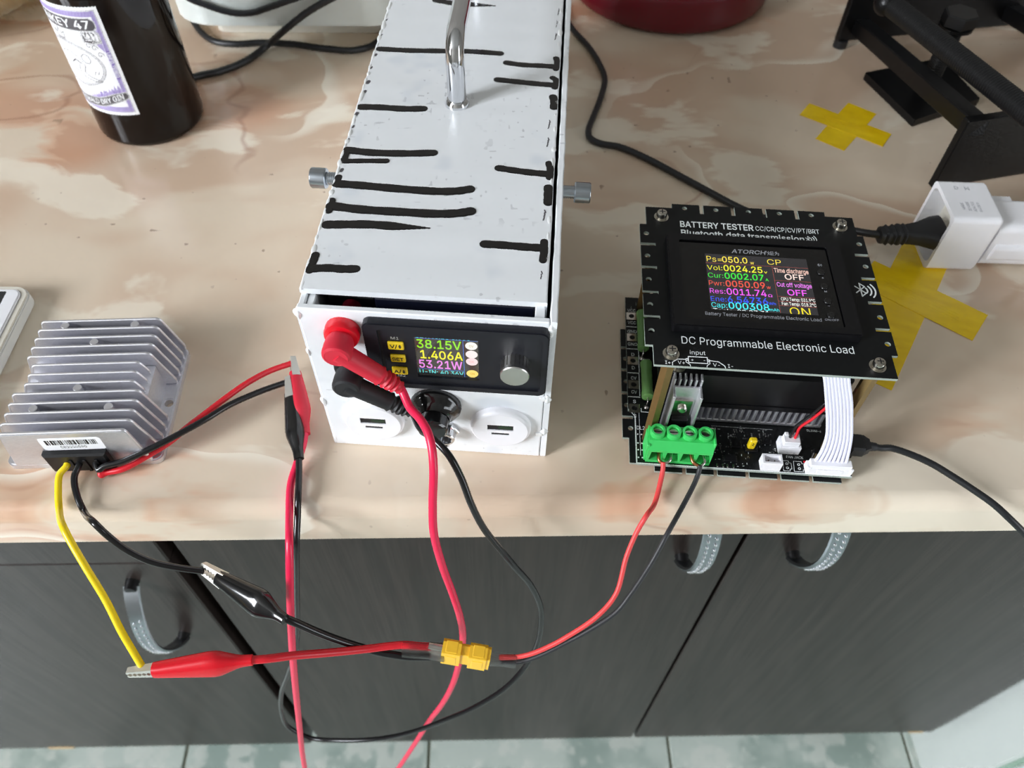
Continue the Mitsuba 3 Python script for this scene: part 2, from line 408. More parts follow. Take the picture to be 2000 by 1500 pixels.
c1 = cabinet('dark brown cabinet under the worktop with drawer above door, leftmost of the two units', -0.640, -0.2315,
             [('drawer_front', -0.638, -0.2325, -0.1845, -0.045, None), ('door', -0.638, -0.2325, DB, -0.1854, None)])
curved_handle(c1, -0.2675, -0.216, -0.329, -0.003)
part(c1, 'chipped_edge', cbox(-0.560, -0.528, DY - 0.0012, DY + 0.004, DB - 0.0006, DB + 0.0045, 0.0008), 'm_chip', False, 'pale chip in the lower door edge')
c2 = cabinet('wide dark brown two-door cabinet under the worktop, below the white box and circuit board', -0.2215, 0.5650,
             [('door', -0.2205, 0.1752, DB, -0.045, None), ('door', 0.1782, 0.5640, DB - 0.0008, -0.045, None)])
curved_handle(c2, 0.1370, -0.068, -0.184, 0.0)
curved_handle(c2, 0.2180, -0.066, -0.182, 0.0)
part(c2, 'chipped_edge', cbox(0.533, 0.552, DY - 0.001, DY + 0.004, DB - 0.0012, DB + 0.0030, 0.0008), 'm_chip', False, 'pale chip in the lower door edge')

wa = thing('kitchen_appliance', 'white appliance standing on the floor right of the dark cabinets', 'appliance')
part(wa, 'body', cbox(0.5835, 0.930, -0.005, 0.560, FLOOR + 0.001, -0.040, 0.004), 'm_white_appliance', False)
part(wa, 'seam', bx(0.5832, 0.930, -0.0085, -0.0052, FLOOR + 0.012, -0.045), 'm_green_seam', False)
part(wa, 'front_panel', cbox(0.5835, 0.930, -0.030, -0.0088, FLOOR + 0.010, -0.042, 0.004), 'm_white_appliance', False)
# ================================================================== home-made white power box
PB = Frame((-0.08249, 0.0365, 0.0), math.radians(-5.0016))
def front(m, u=0.0, z=0.0, v=0.0):
    """Stands a mesh built in xy (+z out) on the front face of the power box."""
    return PB(local(m, (u, -v, z), (1, 0, 0), (0, 0, 1), (0, -1, 0)))
W, H, L = 109.0, 105.3, 330.0
pb = thing('power_box', 'long white plastic box with black stripes, chrome handle and small lit display', 'power supply')
def rough_box(x0, x1, y0, y1, z0, z1, c, seed, amp=0.35, step=6.0):
    """A sheet with slightly uneven hand-trimmed edges."""
    n = max(2, int((y1 - y0) / step)); ys = np.linspace(y0, y1, n + 1); P = []
    r_ = np.random.default_rng(seed)
    sec = [(x0 + c, z0), (x1 - c, z0), (x1, z0 + c), (x1, z1 - c), (x1 - c, z1), (x0 + c, z1), (x0, z1 - c), (x0, z0 + c)]
    V = []
    for y in ys:
        j = r_.uniform(-amp, amp, 3)
        for (x, z) in sec: V.append((x + (j[0] if x < (x0 + x1) / 2 else j[1]) * 0.6, y, z + (j[2] * 0.5 if z > (z0 + z1) / 2 else 0)))
    V = np.array(V); k = 8; F = []
    for i in range(n):
        for j in range(k):
            a, b, c_, d = i * k + j, i * k + (j + 1) % k, (i + 1) * k + (j + 1) % k, (i + 1) * k + j
            F += [(a, c_, b), (a, d, c_)]
    m = np.arange(1, k - 1)
    F += [(0, int(q), int(q) + 1) for q in m] + [(n * k, n * k + int(q) + 1, n * k + int(q)) for q in m]
    t = trimesh.Trimesh(V, F, process=False); t.fix_normals(); return t

part(pb, 'front_panel', cbox(0.6, W - 2.2, 0, 3, 0.3, H - 0.6, 0.5), 'm_box_white', False, frame=PB)
part(pb, 'side_wall', rough_box(0, 3, 0.4, L, 0.2, H - 3.0, 0.5, 3), 'm_box_white', 30, frame=PB)
part(pb, 'side_wall', rough_box(106.9, 110.0, 0.4, L, 0.2, H - 0.6, 0.5, 4), 'm_box_white', 30, frame=PB)
part(pb, 'back_panel', cbox(0.6, W - 0.6, L - 3, L, 0.3, H - 0.6, 0.5), 'm_box_white', False, frame=PB)
part(pb, 'base_panel', cbox(3, 106.8, 3, L - 3, 0.3, 3.2, 0.4), 'm_box_white', False, frame=PB)
lid = part(pb, 'lid', cat_([rough_box(-0.2, 105.4, 10.6, L, H - 3.0, H, 0.55, 11), rough_box(102.6, 105.2, 11.0, L - 4, H - 12, H - 3.0, 0.4, 12)]), 'm_box_white', 30, frame=PB)
part(pb, 'inner_post', cbox(3.2, 6.4, 5.0, 12.0, 60, H - 4, 0.4), 'm_box_white', False, frame=PB)
part(pb, 'inner_post', cbox(100.4, 104.6, 4.2, 11.4, 90, H - 2.2, 0.4), 'm_box_white', False, frame=PB)

# black painted stripes on the lid, each a raised stroke
def blot(pts, w, taper=None):
    P = spline(np.array([(a, b, 0) for a, b in pts], float), per=6)[:, :2]
    n = len(P); ws = np.full(n, w / 2.0) * (1 + 0.06 * np.sin(np.arange(n) * 1.3))
    if taper: ws[n * 2 // 3:] = np.linspace(ws[n * 2 // 3], 0.15, n - n * 2 // 3)
    return unary_union([LineString([P[i], P[i + 1]]).buffer((ws[i] + ws[i + 1]) / 2, quad_segs=4) for i in range(n - 1)])
STR = [
    ([[(3.0, 197.9), (19.8, 197.9), (37.2, 199.0), (54.5, 200.1), (71.0, 199.5)]], 4.6, 0),
    ([[(27.9, 254.9), (36.9, 252.7), (49.4, 252.1), (64.1, 251.7)]], 4.8, 1),
    ([[(75.5, 190.5), (84.2, 189.2), (95.6, 189.3), (103.0, 189.0)], [(102.8, 197.6), (103.6, 193.2), (103.0, 186.8)]], 4.2, 0),
    ([[(71.7, 173.5), (82.4, 172.5), (93.6, 171.5), (103.0, 171.1)], [(101.6, 178.0), (103.4, 176.0), (103.0, 168.9)]], 4.2, 0),
    ([[(2.5, 141.9), (11.7, 142.4), (25.2, 142.2), (35.0, 143.2)]], 4.8, 0),
    ([[(2.4, 105.5), (13.0, 104.5), (30.7, 105.2), (44.8, 106.9)], [(2.0, 105.0), (2.0, 97.0)], [(2.4, 96.5), (9.2, 97.3), (22.6, 98.5)]], 4.8, 0),
    ([[(78.3, 97.7), (84.7, 96.7), (94.7, 95.6), (103.0, 95.2)], [(102.4, 103.6), (103.2, 99.2), (103.1, 92.6)]], 4.4, 0),
    ([[(2.6, 79.5), (12.5, 79.3), (32.3, 78.3), (51.9, 78.1), (60.3, 79.2), (65.6, 80.9)], [(2.0, 84.4), (1.6, 79.0)]], 5.0, 0),
    ([[(2.6, 63.6), (15.7, 62.3), (34.8, 62.1), (53.8, 62.3), (63.1, 63.8), (67.4, 65.3)], [(2.2, 67.4), (2.2, 60.0)]], 5.2, 0),
    ([[(3.5, 50.6), (8.3, 51.1), (22.2, 52.3), (36.3, 52.1), (50.1, 52.2)]], 5.2, 1),
    ([[(76.0, 43.9), (83.6, 43.9), (95.1, 43.5), (102.2, 43.5)], [(102.4, 47.6), (102.6, 41.7), (102.4, 35.8)]], 4.6, 0),
    ([[(2.4, 22.3), (9.4, 23.3), (16.2, 23.2), (21.4, 23.7)], [(2.4, 31.0), (2.4, 27.9), (2.0, 21.0)]], 4.6, 0),
    ([[(102.4, 160.0), (103.2, 156.0), (103.2, 150.6)]], 4.2, 0),
    ([[(102.8, 85.2), (103.0, 80.1), (103.1, 74.4)]], 4.2, 0),
]
for i, (segs, w, tp) in enumerate(STR):
    pl = unary_union([blot(s, w if k == 0 else min(w, 3.4), tp if k == 0 else None) for k, s in enumerate(segs)]).intersection(sbox(0.2, 11, 105.0, 330)).buffer(0.05)
    part(pb, 'stripe', cat_([prism(pl, H - 0.1, H + 0.22), prism(pl.buffer(-0.45), H + 0.22, H + 0.42)]), 'm_ink', 30, 'glossy black painted stripe' if i == 0 else None, frame=PB)
# melted white weld beads along the edges, with dark nicks
beads = []
for i in range(46):
    v = 14 + i * 6.7 + rng.uniform(-2, 2)
    b = trimesh.creation.icosphere(subdivisions=1, radius=1.0); b.apply_scale((rng.uniform(0.8, 1.5), rng.uniform(2.0, 4.5), rng.uniform(0.5, 0.9))); beads.append(shift(b, rng.uniform(0.4, 1.0), v, H - 0.3))
    if i % 2: beads.append(shift(b, 104.2 + rng.uniform(-0.4, 0.2), v + 2.5, H - 0.4))
part(pb, 'weld_bead', cat_(beads), 'm_glue', True, 'uneven melted plastic along the lid edges', frame=PB, kind='stuff')
for (u, v, z, sx, sy, sz) in ((0.8, 1.0, 100.2, 2.6, 2.2, 5.0), (107.3, 0.6, 99.2, 3.4, 2.4, 4.6), (108.4, 0.2, 50.5, 2.4, 2.0, 3.2), (106.6, 0.2, 51.0, 2.6, 1.2, 2.2), (108.2, 0.2, 23.4, 2.4, 2.0, 2.8), (105.8, 0.2, 21.2, 2.6, 1.2, 2.2),
                              (0.4, 0.8, 75.0, 1.5, 1.8, 3.4), (0.6, 0.6, 37.5, 1.9, 1.9, 5.2), (1.2, 1.2, 5.0, 2.0, 1.6, 5.0)):
    b = trimesh.creation.icosphere(subdivisions=2, radius=1.0); v0 = np.array(b.vertices); v0 *= (1 + 0.12 * np.sin(v0 * 5 + u).sum(1, keepdims=True)); b.vertices = v0 * (sx * .75, sy * .7, sz * .8)
    part(pb, 'glue_blob', shift(b, u, v, z), 'm_glue', True, frame=PB)
nicks = []
for (u, v, s) in ((1.4, 191, 1.5), (1.2, 178, 1.0), (1.8, 164, 2.2), (1.6, 155, 1.6), (1.0, 135, 1.8), (1.2, 124, 0.9), (0.8, 113, 0.8), (2.2, 89, 1.5), (1.4, 229, 0.8), (1.2, 212, 0.8), (102.2, 245, 0.8), (101.6, 231, 0.8), (101.4, 217, 0.8), (100.9, 132, 0.8), (100.8, 117, 0.8), (101.3, 62, 0.9), (101.6, 22, 1.0)):
    n_ = 1 if u < 50 else 4
    for q in range(n_): nicks.append(prism(LineString([(u + 0.3 * q % 2, v + q * 1.8), (u + 0.4, v + 1.6 + q * 1.8)]).buffer(0.25 if n_ > 1 else s * 0.5, quad_segs=2), H + 0.02, H + 0.12))
part(pb, 'dark_nick', cat_(nicks), 'm_print_grey', False, 'small dark nicks in the plastic', frame=PB, kind='stuff')

# dark works seen through the slot behind the front panel
mod = part(pb, 'converter_module', cbox(30.5, 100.2, 13.2, 44, 62, 99.0, 0.8), 'm_navy', False, 'dark blue module behind the front panel', frame=PB)
part(mod, 'vent_slot', cat_([bx(u - 0.7, u + 0.7, 14.5, 19, 98.9, 99.25) for u in (37, 43.5, 89.0, 95.0)]), 'm_recess', False, frame=PB)
part(mod, 'round_sticker', cat_([prism(Point(61.5, 21.5).buffer(5.4, quad_segs=10).difference(Point(61.5, 21.5).buffer(4.9, quad_segs=10)), 99.0, 99.2), prism(Point(61.5, 21.5).buffer(5.4, quad_segs=10), 99.0, 99.1)]), 'm_gold', False, 'small gold inspection sticker', frame=PB)
qc = words('Q.C', 3.6, 1.8, True, 0.06, 'c'); qp = words('PASSED', 6.6, 1.7, True, 0.06, 'c')
part(mod, 'sticker_lettering', cat_([shift(qc, 61.5, 22.8, 99.12), shift(qp, 61.5, 19.6, 99.12)]), 'm_print_black', False, frame=PB)
part(pb, 'inner_terminal', cyl((19.5, 3.2, 92.5), (19.5, 15.5, 90.5), 5.4, 4.4, 20, 0.6), 'm_dark_red', 40, 'dark red rear of the red socket', frame=PB)
part(pb, 'inner_battery', cbox(7, 29, 20, 120, 10, 92, 1.0), 'm_recess', False, frame=PB)
part(pb, 'inner_battery', cbox(31, 100, 48, 300, 10, 90, 1.0), 'm_recess', False, frame=PB)

# chrome bow handle
hp = [(52.2, 149.2, 104.0), (52.2, 149.2, 122.0), (52.0, 149.4, 128.0)]
for t in np.linspace(0.12, 1.0, 9):
    a = t * pi / 2; hp.append((51.9, 149.3 + 12.0 * (1 - math.cos(a)), 128.0 + 12.5 * math.sin(a)))
hp += [(51.9, 200, 140.6), (51.9, 232, 140.6)]
for t in np.linspace(0.0, 0.88, 9):
    a = t * pi / 2; hp.append((51.9, 265.3 + 12.0 * math.sin(a), 128.0 + 12.5 * math.cos(a)))
hp += [(52.2, 277.4, 126), (52.2, 277.4, 104)]
hd = part(pb, 'handle', sweep(np.array(hp), circle(4.75, 28)), 'm_chrome', True, 'chrome bow handle', frame=PB)
for v in (149.2, 277.4):
    part(hd, 'collar', shift(lathe([(4.7, 3.4), (5.2, 3.3), (6.2, 2.0), (6.4, 1.0), (6.4, 0.0), (4.5, 0)], 36), 52.2, v, H), 'm_chrome', 40, frame=PB)

def cap_screw(u0, sgn):
    k = part(pb, 'screw', cyl((u0, 90, 99.6), (u0 + sgn * 6.0, 90, 99.6), 2.9, n=24), 'm_zinc', 40, 'zinc socket head screw in the side wall', frame=PB)
    thr = [cyl((u0 + sgn * (0.5 + 1.1 * i), 90, 99.6), (u0 + sgn * (1.05 + 1.1 * i), 90, 99.6), 3.2, n=20) for i in range(5)]
    part(k, 'thread', cat_(thr), 'm_zinc', 40, frame=PB)
    hx = Point(0, 0).buffer(2.9, quad_segs=2)
    disc = Point(0, 0).buffer(5.0, quad_segs=9)
    head = cat_([along(lathe([(3.0, 0), (4.6, 0), (5.0, 0.5), (5.0, 7.2), (4.6, 7.8), (2.9, 7.8), (2.7, 4.5), (0, 4.5)], 36), (u0 + sgn * 5.6, 90, 99.6), (sgn, 0, 0))])
    part(k, 'screw_head', head, 'm_zinc', 35, frame=PB)
cap_screw(-0.2, -1); cap_screw(110.0, 1)

# ---- display module on the front
bz = part(pb, 'display_bezel', cat_([
    front(prism(rrect(0, 79.2, 0, 43.8, 3.6).difference(sbox(21.3, 7.8, 48.9, 35.7)), 0, 3.0), 28.1, 58.2),
    front(prism(rrect(0, 79.2, 0, 43.8, 3.6).difference(rrect(6.2, 76.4, 3.6, 40.2, 1.0)), 3.0, 3.5), 28.1, 58.2),
    front(prism(rrect(0.6, 78.6, 0.6, 43.2, 3.2).difference(rrect(6.2, 76.4, 3.6, 40.2, 1.0)), 3.5, 4.1), 28.1, 58.2)]), 'm_bezel', False, 'dark grey rounded display frame')
part(bz, 'groove', front(prism(sbox(6.3, 5.5, 7.3, 39.5), 3.0, 3.06), 28.1, 58.2), 'm_recess', False)
for (u0, z0, u1, z1, s) in ((38.1, 85.8, 45.0, 90.6, 'V/'), (38.4, 77.2, 45.0, 81.9, 'SET'), (38.2, 68.4, 45.1, 73.1, 'A/')):
    b = part(bz, 'button', front(cbox(u0, u1, z0, z1, 2.9, 4.2, 0.35)), 'm_yellow_button', False, 'yellow push button')
    t = words(s, {'SET': 5.0}.get(s, 3.2), 2.1, True, 0.06, 'c')
    ms = [front(t, (u0 + u1) / 2 - (0 if s == 'SET' else 0.9), (z0 + z1) / 2 - 1.05, 4.2)]
    if s != 'SET':
        cu, cz = u0 + 5.3, (z0 + z1) / 2
        ms.append(front(prism(unary_union([Polygon([(-0.75, 0.25), (0.75, 0.25), (0, 1.3)]), Polygon([(-0.75, -0.25), (0.75, -0.25), (0, -1.3)]), sbox(-0.25, -0.3, 0.25, 0.3)]), 0, 0.06), cu, cz, 4.2))
    part(b, 'lettering', cat_(ms), 'm_print_black', False)
part(bz, 'lettering', cat_([front(words('M1', 3.4, 1.7, False, 0.06, 'c'), 41.4, 91.6, 3.02), front(words('M2', 3.4, 1.7, False, 0.06, 'c'), 42.0, 65.6, 3.02)]), 'm_silk_dim', False, 'white print')
def gear(r, n, d):
    P = []
    for i in range(n):
        a = 2 * pi * i / n
        for f, rr in ((0.0, r), (0.36, r), (0.42, r - d), (0.58, r - d), (0.64, r)):
            P.append((rr * math.cos(a + f * 2 * pi / n), rr * math.sin(a + f * 2 * pi / n)))
    return Polygon(P)
kn = part(bz, 'knob', cat_([front(prism(gear(6.4, 22, 0.45), 0, 5.4), 93.2, 80.4, 3.0), front(lathe([(0, 5.3), (6.4, 5.3), (6.45, 5.6), (6.45, 7.2), (6.1, 7.7), (0, 7.7)], 48), 93.2, 80.4, 3.0)]), 'm_brushed', 30, 'brushed metal rotary knob')

def lit(parent, name, polys, label):
    """The lit picture of a screen: its ground first, then one glowing mesh for the lettering and lines of each colour."""
    groups = {}
    for m, c in polys: groups.setdefault(tuple(np.round(c, 4)), []).append(m)
    for i, (c, ms) in enumerate(groups.items()):
        k = part(parent, name if i == 0 else name + '_lettering', cat_(ms), 'm_screen_glass', False, label if i == 0 else None)
        scene[k]['emitter'] = {'type': 'area', 'radiance': {'type': 'rgb', 'value': [float(x) for x in c]}, 'sampling_weight': 0.01}
GLOW = 1.0
def glow(c, k=1.0): return lin(c) * GLOW * k
P = []
def fl(poly, e): return prism(poly, e, e + 0.02)
def put(m, u, z, e, c, k=1.0): P.append((front(m, u, z, 1.4 + e), glow(c, k)))
put(fl(sbox(49.2, 65.8, 77.2, 94.0), 0), 0, 0, 0, (70, 62, 50), 0.8)
put(fl(sbox(49.2, 65.8, 77.2, 67.9), 0.03), 0, 0, 0, (30, 34, 34), 0.8)
put(fl(sbox(49.2, 92.0, 77.2, 94.0), 0.03), 0, 0, 0, (52, 52, 44), 0.8)
for s, z, c, w in (('38.15V', 85.2, (150, 235, 30), 19.4), ('1.406A', 78.0, (248, 240, 30), 18.8), ('53.21W', 71.3, (240, 140, 235), 19.4)):
    put(words(s, w, 5.5, True, 0.02), 50.2 if s[0] != '1' else 51.2, z, 0.06, c)
put(clip(words('SET:40.28 5.000', 23.6, 2.8, True, 0.02), 1, None, 1.9), 50.0, 91.9, 0.06, (90, 220, 220))
put(clip(words('U-IN: 40.36V', 20.0, 2.8, True, 0.02), 1, 0.6, None), 50.0, 67.0, 0.06, (90, 220, 220))
for q in (sbox(49.4, 91.5, 77.0, 91.75), sbox(49.4, 70.3, 70.4, 70.6), sbox(70.2, 65.8, 70.5, 91.6)): put(fl(q, 0.05), 0, 0, 0, (70, 120, 210))
for z, c in ((88.3, (255, 250, 240)), (82.6, (255, 240, 236)), (77.5, (255, 226, 226)), (68.9, (255, 226, 120))):
    put(fl(Point(73.9, z).buffer(2.65, quad_segs=8), 0.05), 0, 0, 0, c)
put(words('CV', 2.0, 1.3, True, 0.02, 'c'), 73.9, 87.6, 0.1, (196, 180, 140)); put(words('OK', 2.0, 1.2, True, 0.02, 'c'), 73.9, 76.9, 0.1, (240, 190, 190)); put(words('ON', 2.0, 1.2, True, 0.02, 'c'), 73.9, 68.3, 0.1, (226, 180, 60))
lit(bz, 'screen', P, 'lit colour screen reading 38.15V, 1.406A and 53.21W')
part(bz, 'screen_edge', front(prism(sbox(49.2, 65.8, 77.2, 94.1).difference(sbox(49.7, 66.3, 76.8, 93.7)), 0, 1.6), 0, 0, 0.1), 'm_nickel', False)

# ---- sockets on the front
def usb(u, z):
    slots = unary_union([sbox(-6.3, 0.2, 6.3, 4.6), sbox(-4.0, -3.4, 4.0, -2.2).buffer(0.3)])
    k = part(pb, 'usb_socket', cat_([front(prism(Point(0, 0).buffer(13.4, quad_segs=14).difference(slots), 0.2, 3.9), u, z), front(lathe([(13.2, 0), (14.9, 0), (15.0, 1.4), (14.6, 2.8), (13.9, 3.6), (13.3, 3.9), (13.2, 3.9)], 56), u, z)]), 'm_white_plastic', 40, 'round white charging socket')
    part(k, 'port', front(prism(sbox(-6.3, 0.2, 6.3, 4.6), 0.3, 3.3), u, z), 'm_recess', False, 'dark rectangular port')
    part(k, 'port_tongue', front(prism(sbox(-1.0, 1.2, 5.6, 3.4), 3.3, 3.5), u, z), 'm_green_dark', False, 'dark green tongue')
    part(k, 'button_slot', front(prism(sbox(-4.0, -3.4, 4.0, -2.2).buffer(0.3), 0.3, 3.5), u, z), 'm_recess', False)
mat('m_green_dark', (12, 44, 26), 0.4)
usb(86.8, 27.6); usb(24.2, 26.4)
cp = part(pb, 'socket_cap', front(lathe([(0, 0), (12.2, 0), (12.4, 1.0), (12.2, 2.4), (11.2, 3.8), (9.4, 5.4), (8.2, 7.0), (7.6, 9.0)], 48), 55.6, 41.3), 'm_black_gloss', 40, 'glossy black flared cap')
part(cp, 'cap_knob', front(lathe([(7.4, 8.0), (7.3, 14.6), (6.6, 15.6), (0, 15.8)], 12), 55.6, 41.3), 'm_black_gloss', 30)
jk = part(pb, 'round_jack', front(cat_([lathe([(0, 0.2), (6.8, 0.2), (6.8, 1.6), (6.4, 2.0), (5.4, 2.0), (5.2, 5.2), (4.6, 5.8), (3.8, 5.8), (3.6, 2.6), (0, 2.6)], 6), lathe([(3.4, 2), (4.9, 2), (5.0, 6.2), (4.5, 6.8), (3.6, 6.8), (3.4, 3)], 30)]), 59.4, 20.6), 'm_chrome', 35, 'chrome threaded jack')
part(jk, 'jack_core', front(lathe([(0, 0.5), (3.3, 0.5), (3.3, 3.0), (0, 3.2)], 20), 59.4, 20.6), 'm_black_plastic', 35)
part(pb, 'key_slot', front(cbox(-2.0, 2.0, -3.0, 3.0, 0, 1.0, 0.4), 57.2, 7.0), 'm_black_plastic', False)
# ================================================================== open circuit-board battery tester on brass posts
TF = Frame((0.08047, 0.03419, 0.0), math.radians(-4.958))
bt = thing('battery_tester', 'stacked black circuit boards with a lit colour screen, fan and green terminal block', 'battery tester')
def slotted(base, tabs, slots, holes):
    p = unary_union([base] + tabs)
    for s in slots: p = p.difference(s)
    for (u, v, r_) in holes: p = p.difference(Point(u, v).buffer(r_, quad_segs=5))
    return p
def board(name, poly, z0, z1, label=None):
    k = part(bt, name, cat_([prism(poly, z1 - 0.15, z1)]), 'm_pcb', False, label, frame=TF)
    part(k, 'board_edge', prism(poly.buffer(0.02), z0, z1 - 0.15), 'm_pcb_edge', False, 'pale grey cut edge', frame=TF)
    return k
sl = 1.05
# bottom plate
vb = [-2, 14.0, 30.0, 46.0, 62.0, 78.0]
bp = slotted(sbox(-9.3, -14.2, 103.0, 101.5), [sbox(-12.6, 1.0, 0, 76.0), sbox(3.3, -18.2, 97.5, 0), sbox(0, 1.0, 106.2, 76.0)],
             [sbox(-13, v - sl, -7, v + sl) for v in vb[1:5]] + [sbox(u - sl, -19, u + sl, -12) for u in (18.3, 34.2, 50.3, 66.3, 82.4)] + [sbox(100, v - sl, 107, v + sl) for v in vb[1:5]],
             [(-8.4, 7.0, 1.4)] + [(-10.2, v + 8, 1.4) for v in vb[1:4]])
bpk = board('bottom_plate', bp, 2.2, 3.8, 'black lower board with comb-cut edges')
for (u, v) in ((0, 0), (92, 0), (0, 92), (92, 92)):
    part(bt, 'foot', cyl((u, v, 0.1), (u, v, 2.2), 3.2, n=18), 'm_brass', 40, frame=TF)
# main circuit board
mp = unary_union([sbox(-6.2, -15.8, 102.3, 93.0), sbox(-9.7, 17.4, 0, 89.4), sbox(-3.2, 89, 60, 96.2)])
for v in (84.3, 68.0, 50.9, 34.2, 18.3): pass
mbk = board('main_board', mp, 4.4, 6.0, 'black main circuit board with white print')
silk = [stroke([(-6.0, -15.6), (-6.0, 9.0), (-6.0, 13.0), (-9.5, 13.0 + 4.6)], 0.35), stroke([(-6.0, -15.6), (102.1, -15.6)], 0.5),
        stroke([(-4.0, -11), (-4.0, 16)], 0.2), stroke([(-9.4, 26.0), (-3.2, 26.0)], 0.5), stroke([(-9.4, 42.4), (-3.2, 42.4), (-3.2, 27.0)], 0.4), stroke([(-9.4, 59.6), (-3.0, 59.6), (-3.0, 43.0)], 0.4),
        stroke([(-9.4, 76.2), (-3.0, 76.2), (-3.0, 60.0)], 0.4), stroke([(-2.8, 18.6), (-2.8, 16.4), (3.6, 16.4)], 0.4), stroke([(-2.8, 55.0), (-2.8, 52.6), (3.0, 52.6)], 0.35)]
def text_at(s, u, v, h, z=0, w=None, bold=False, align='c'): return shift(words(s, w, h, bold, 0.1, align), u, v, z)
for s, v in (('VCC', 84.3), ('GND', 68.0), ('D', 50.9), ('CV', 34.2), ('S', 18.3)):
    for dv in (3.6, -5.9):
        silk.append(text_at(s, -6.2, v + dv, 2.1, w={'VCC': 4.8, 'GND': 5.4, 'CV': 3.0}.get(s)))
silk += [text_at('DL24', -2.6, 5.0, 2.2, w=5.6), text_at('DL24M-s', 87.5, 10.4, 1.3, w=7.4), text_at('FAN JACK', 75.0, -6.9, 1.5, w=8.6)]
for (u0, u1) in ((68.2, 72.6), (73.6, 79.2)):
    silk.append(stroke([(u1 - 1.2, -8.6), (u0 + 0.4, -8.6), (u0, -14.6), (u1 - 1.0, -14.6), (u1 - 1.0, -13.4), (u1, -13.4), (u1, -9.8), (u1 - 1.2, -9.8), (u1 - 1.2, -8.6)], 0.25))
    for v in (-10.4, -12.8): silk.append(prism(Point((u0 + u1) / 2, v).buffer(0.75, quad_segs=5).difference(Point((u0 + u1) / 2, v).buffer(0.42, quad_segs=5)), 0, 0.1))
for i in range(70):
    u, v = rng.uniform(33, 66), rng.uniform(-14, 11); w_, h_ = (rng.uniform(0.3, 1.4), 0.22) if rng.random() < 0.5 else (0.22, rng.uniform(0.3, 1.2))
    silk.append(prism(sbox(u, v, u + w_, v + h_), 0, 0.08))
for u in np.arange(34, 66, 0.75): silk.append(prism(Point(u, 10.2).buffer(0.18, quad_segs=2), 0, 0.08))
for v in (-12.2, -7.6, -3.5, 2.0):
    for u in (-4.9, -2.9): silk.append(prism(Point(u - 0.2, v).buffer(0.42, quad_segs=4), 0, 0.08))
part(mbk, 'white_print', TF(shift(cat_(silk), 0, 0, 6.0)), 'm_silk', False, kind='stuff')
for v in (84.3, 68.0, 50.9, 34.2, 18.3):
    part(mbk, 'solder_pad', prism(sbox(-9.3, v - 2.8, -3.5, v + 2.8).difference(Point(-6.3, v).buffer(1.55, quad_segs=6)), 6.0, 6.35), 'm_solder', False, 'tinned square pad with a hole', frame=TF)
# chips and small parts on the board
chips = [(41.5, -9.5, 6.0, 4.2, 1.4), (45.6, -0.5, 4.6, 4.6, 1.1), (61.5, 2.0, 4.0, 3.2, 1.2), (87.0, -4.2, 4.6, 5.6, 2.0), (56.4, 5.6, 3.2, 3.0, 1.0)]
for (u, v, a, b, h_) in chips:
    k = part(mbk, 'chip', cbox(u - a / 2, u + a / 2, v - b / 2, v + b / 2, 6.05, 6.0 + h_, 0.15), 'm_black_plastic', False, frame=TF)
    legs = []
    for q in np.arange(-b / 2 + 0.5, b / 2, 1.0):
        for s in (-1, 1): legs.append(bx(u + s * a / 2 - 0.75, u + s * a / 2 + 0.75, v + q - 0.18, v + q + 0.18, 6.02, 6.35))
    part(k, 'pin', cat_(legs), 'm_solder', False, frame=TF, kind='stuff')
smd, caps = [], []
for i in range(46):
    u, v = rng.uniform(33, 66), rng.uniform(-14.3, 10); a, b = rng.choice([(1.2, 0.6), (0.6, 1.2), (1.6, 0.8)])
    if any(abs(u - c[0]) < c[2] / 2 + 1.6 and abs(v - c[1]) < c[3] / 2 + 1.2 for c in chips): continue
    if u > 49 and u < 57 and v < 1 and v > -6: continue
    smd.append(bx(u - a * 0.32, u + a * 0.32, v - b * 0.5, v + b * 0.5, 6.02, 6.5)); e = a * 0.5
    caps += [bx(u - e, u - e + 0.3, v - b * 0.5, v + b * 0.5, 6.02, 6.52), bx(u + e - 0.3, u + e, v - b * 0.5, v + b * 0.5, 6.02, 6.52)]
part(mbk, 'surface_component', cat_(smd), 'm_rubber', False, frame=TF, kind='stuff')
part(mbk, 'component_end', cat_(caps), 'm_solder', False, frame=TF, kind='stuff')
for u in (36.2, 41.4): 
    k = part(mbk, 'chip_resistor', cbox(u - 1.1, u + 1.1, -15.0, -13.2, 6.02, 6.7, 0.1), 'm_black_plastic', False, frame=TF)
    part(k, 'component_end', cat_([cbox(u - 1.9, u - 1.1, -15.1, -13.1, 6.02, 6.75, 0.1), cbox(u + 1.1, u + 1.9, -15.1, -13.1, 6.02, 6.75, 0.1)]), 'm_solder', False, frame=TF)
part(mbk, 'component_block', cbox(32.6, 34.4, 5.2, 7.6, 6.02, 8.2, 0.2), 'm_ivory', False, frame=TF)
part(mbk, 'component_block', cbox(33.2, 35.0, 1.2, 3.6, 6.02, 8.0, 0.2), 'm_ivory', False, frame=TF)
led = part(mbk, 'indicator_light', cbox(79.0, 80.6, -9.2, -8.2, 6.02, 6.7, 0.1), 'm_red_plastic', False, 'glowing red indicator', frame=TF)
cr = part(mbk, 'crystal', cyl((83.0, -9.0, 7.4), (85.2, -4.4, 7.4), 1.5, n=18, c=0.4), 'm_nickel', 40, frame=TF)
# posts
for (u, v) in ((0, 0), (92, 0), (0, 92), (92, 92)):
    part(bt, 'post', shift(lathe([(0, 6.0), (3.3, 6.0), (3.3, 73.4), (0, 73.4)], 6, 0.3), u, v), 'm_brass', False, 'hexagonal brass spacer post', frame=TF)
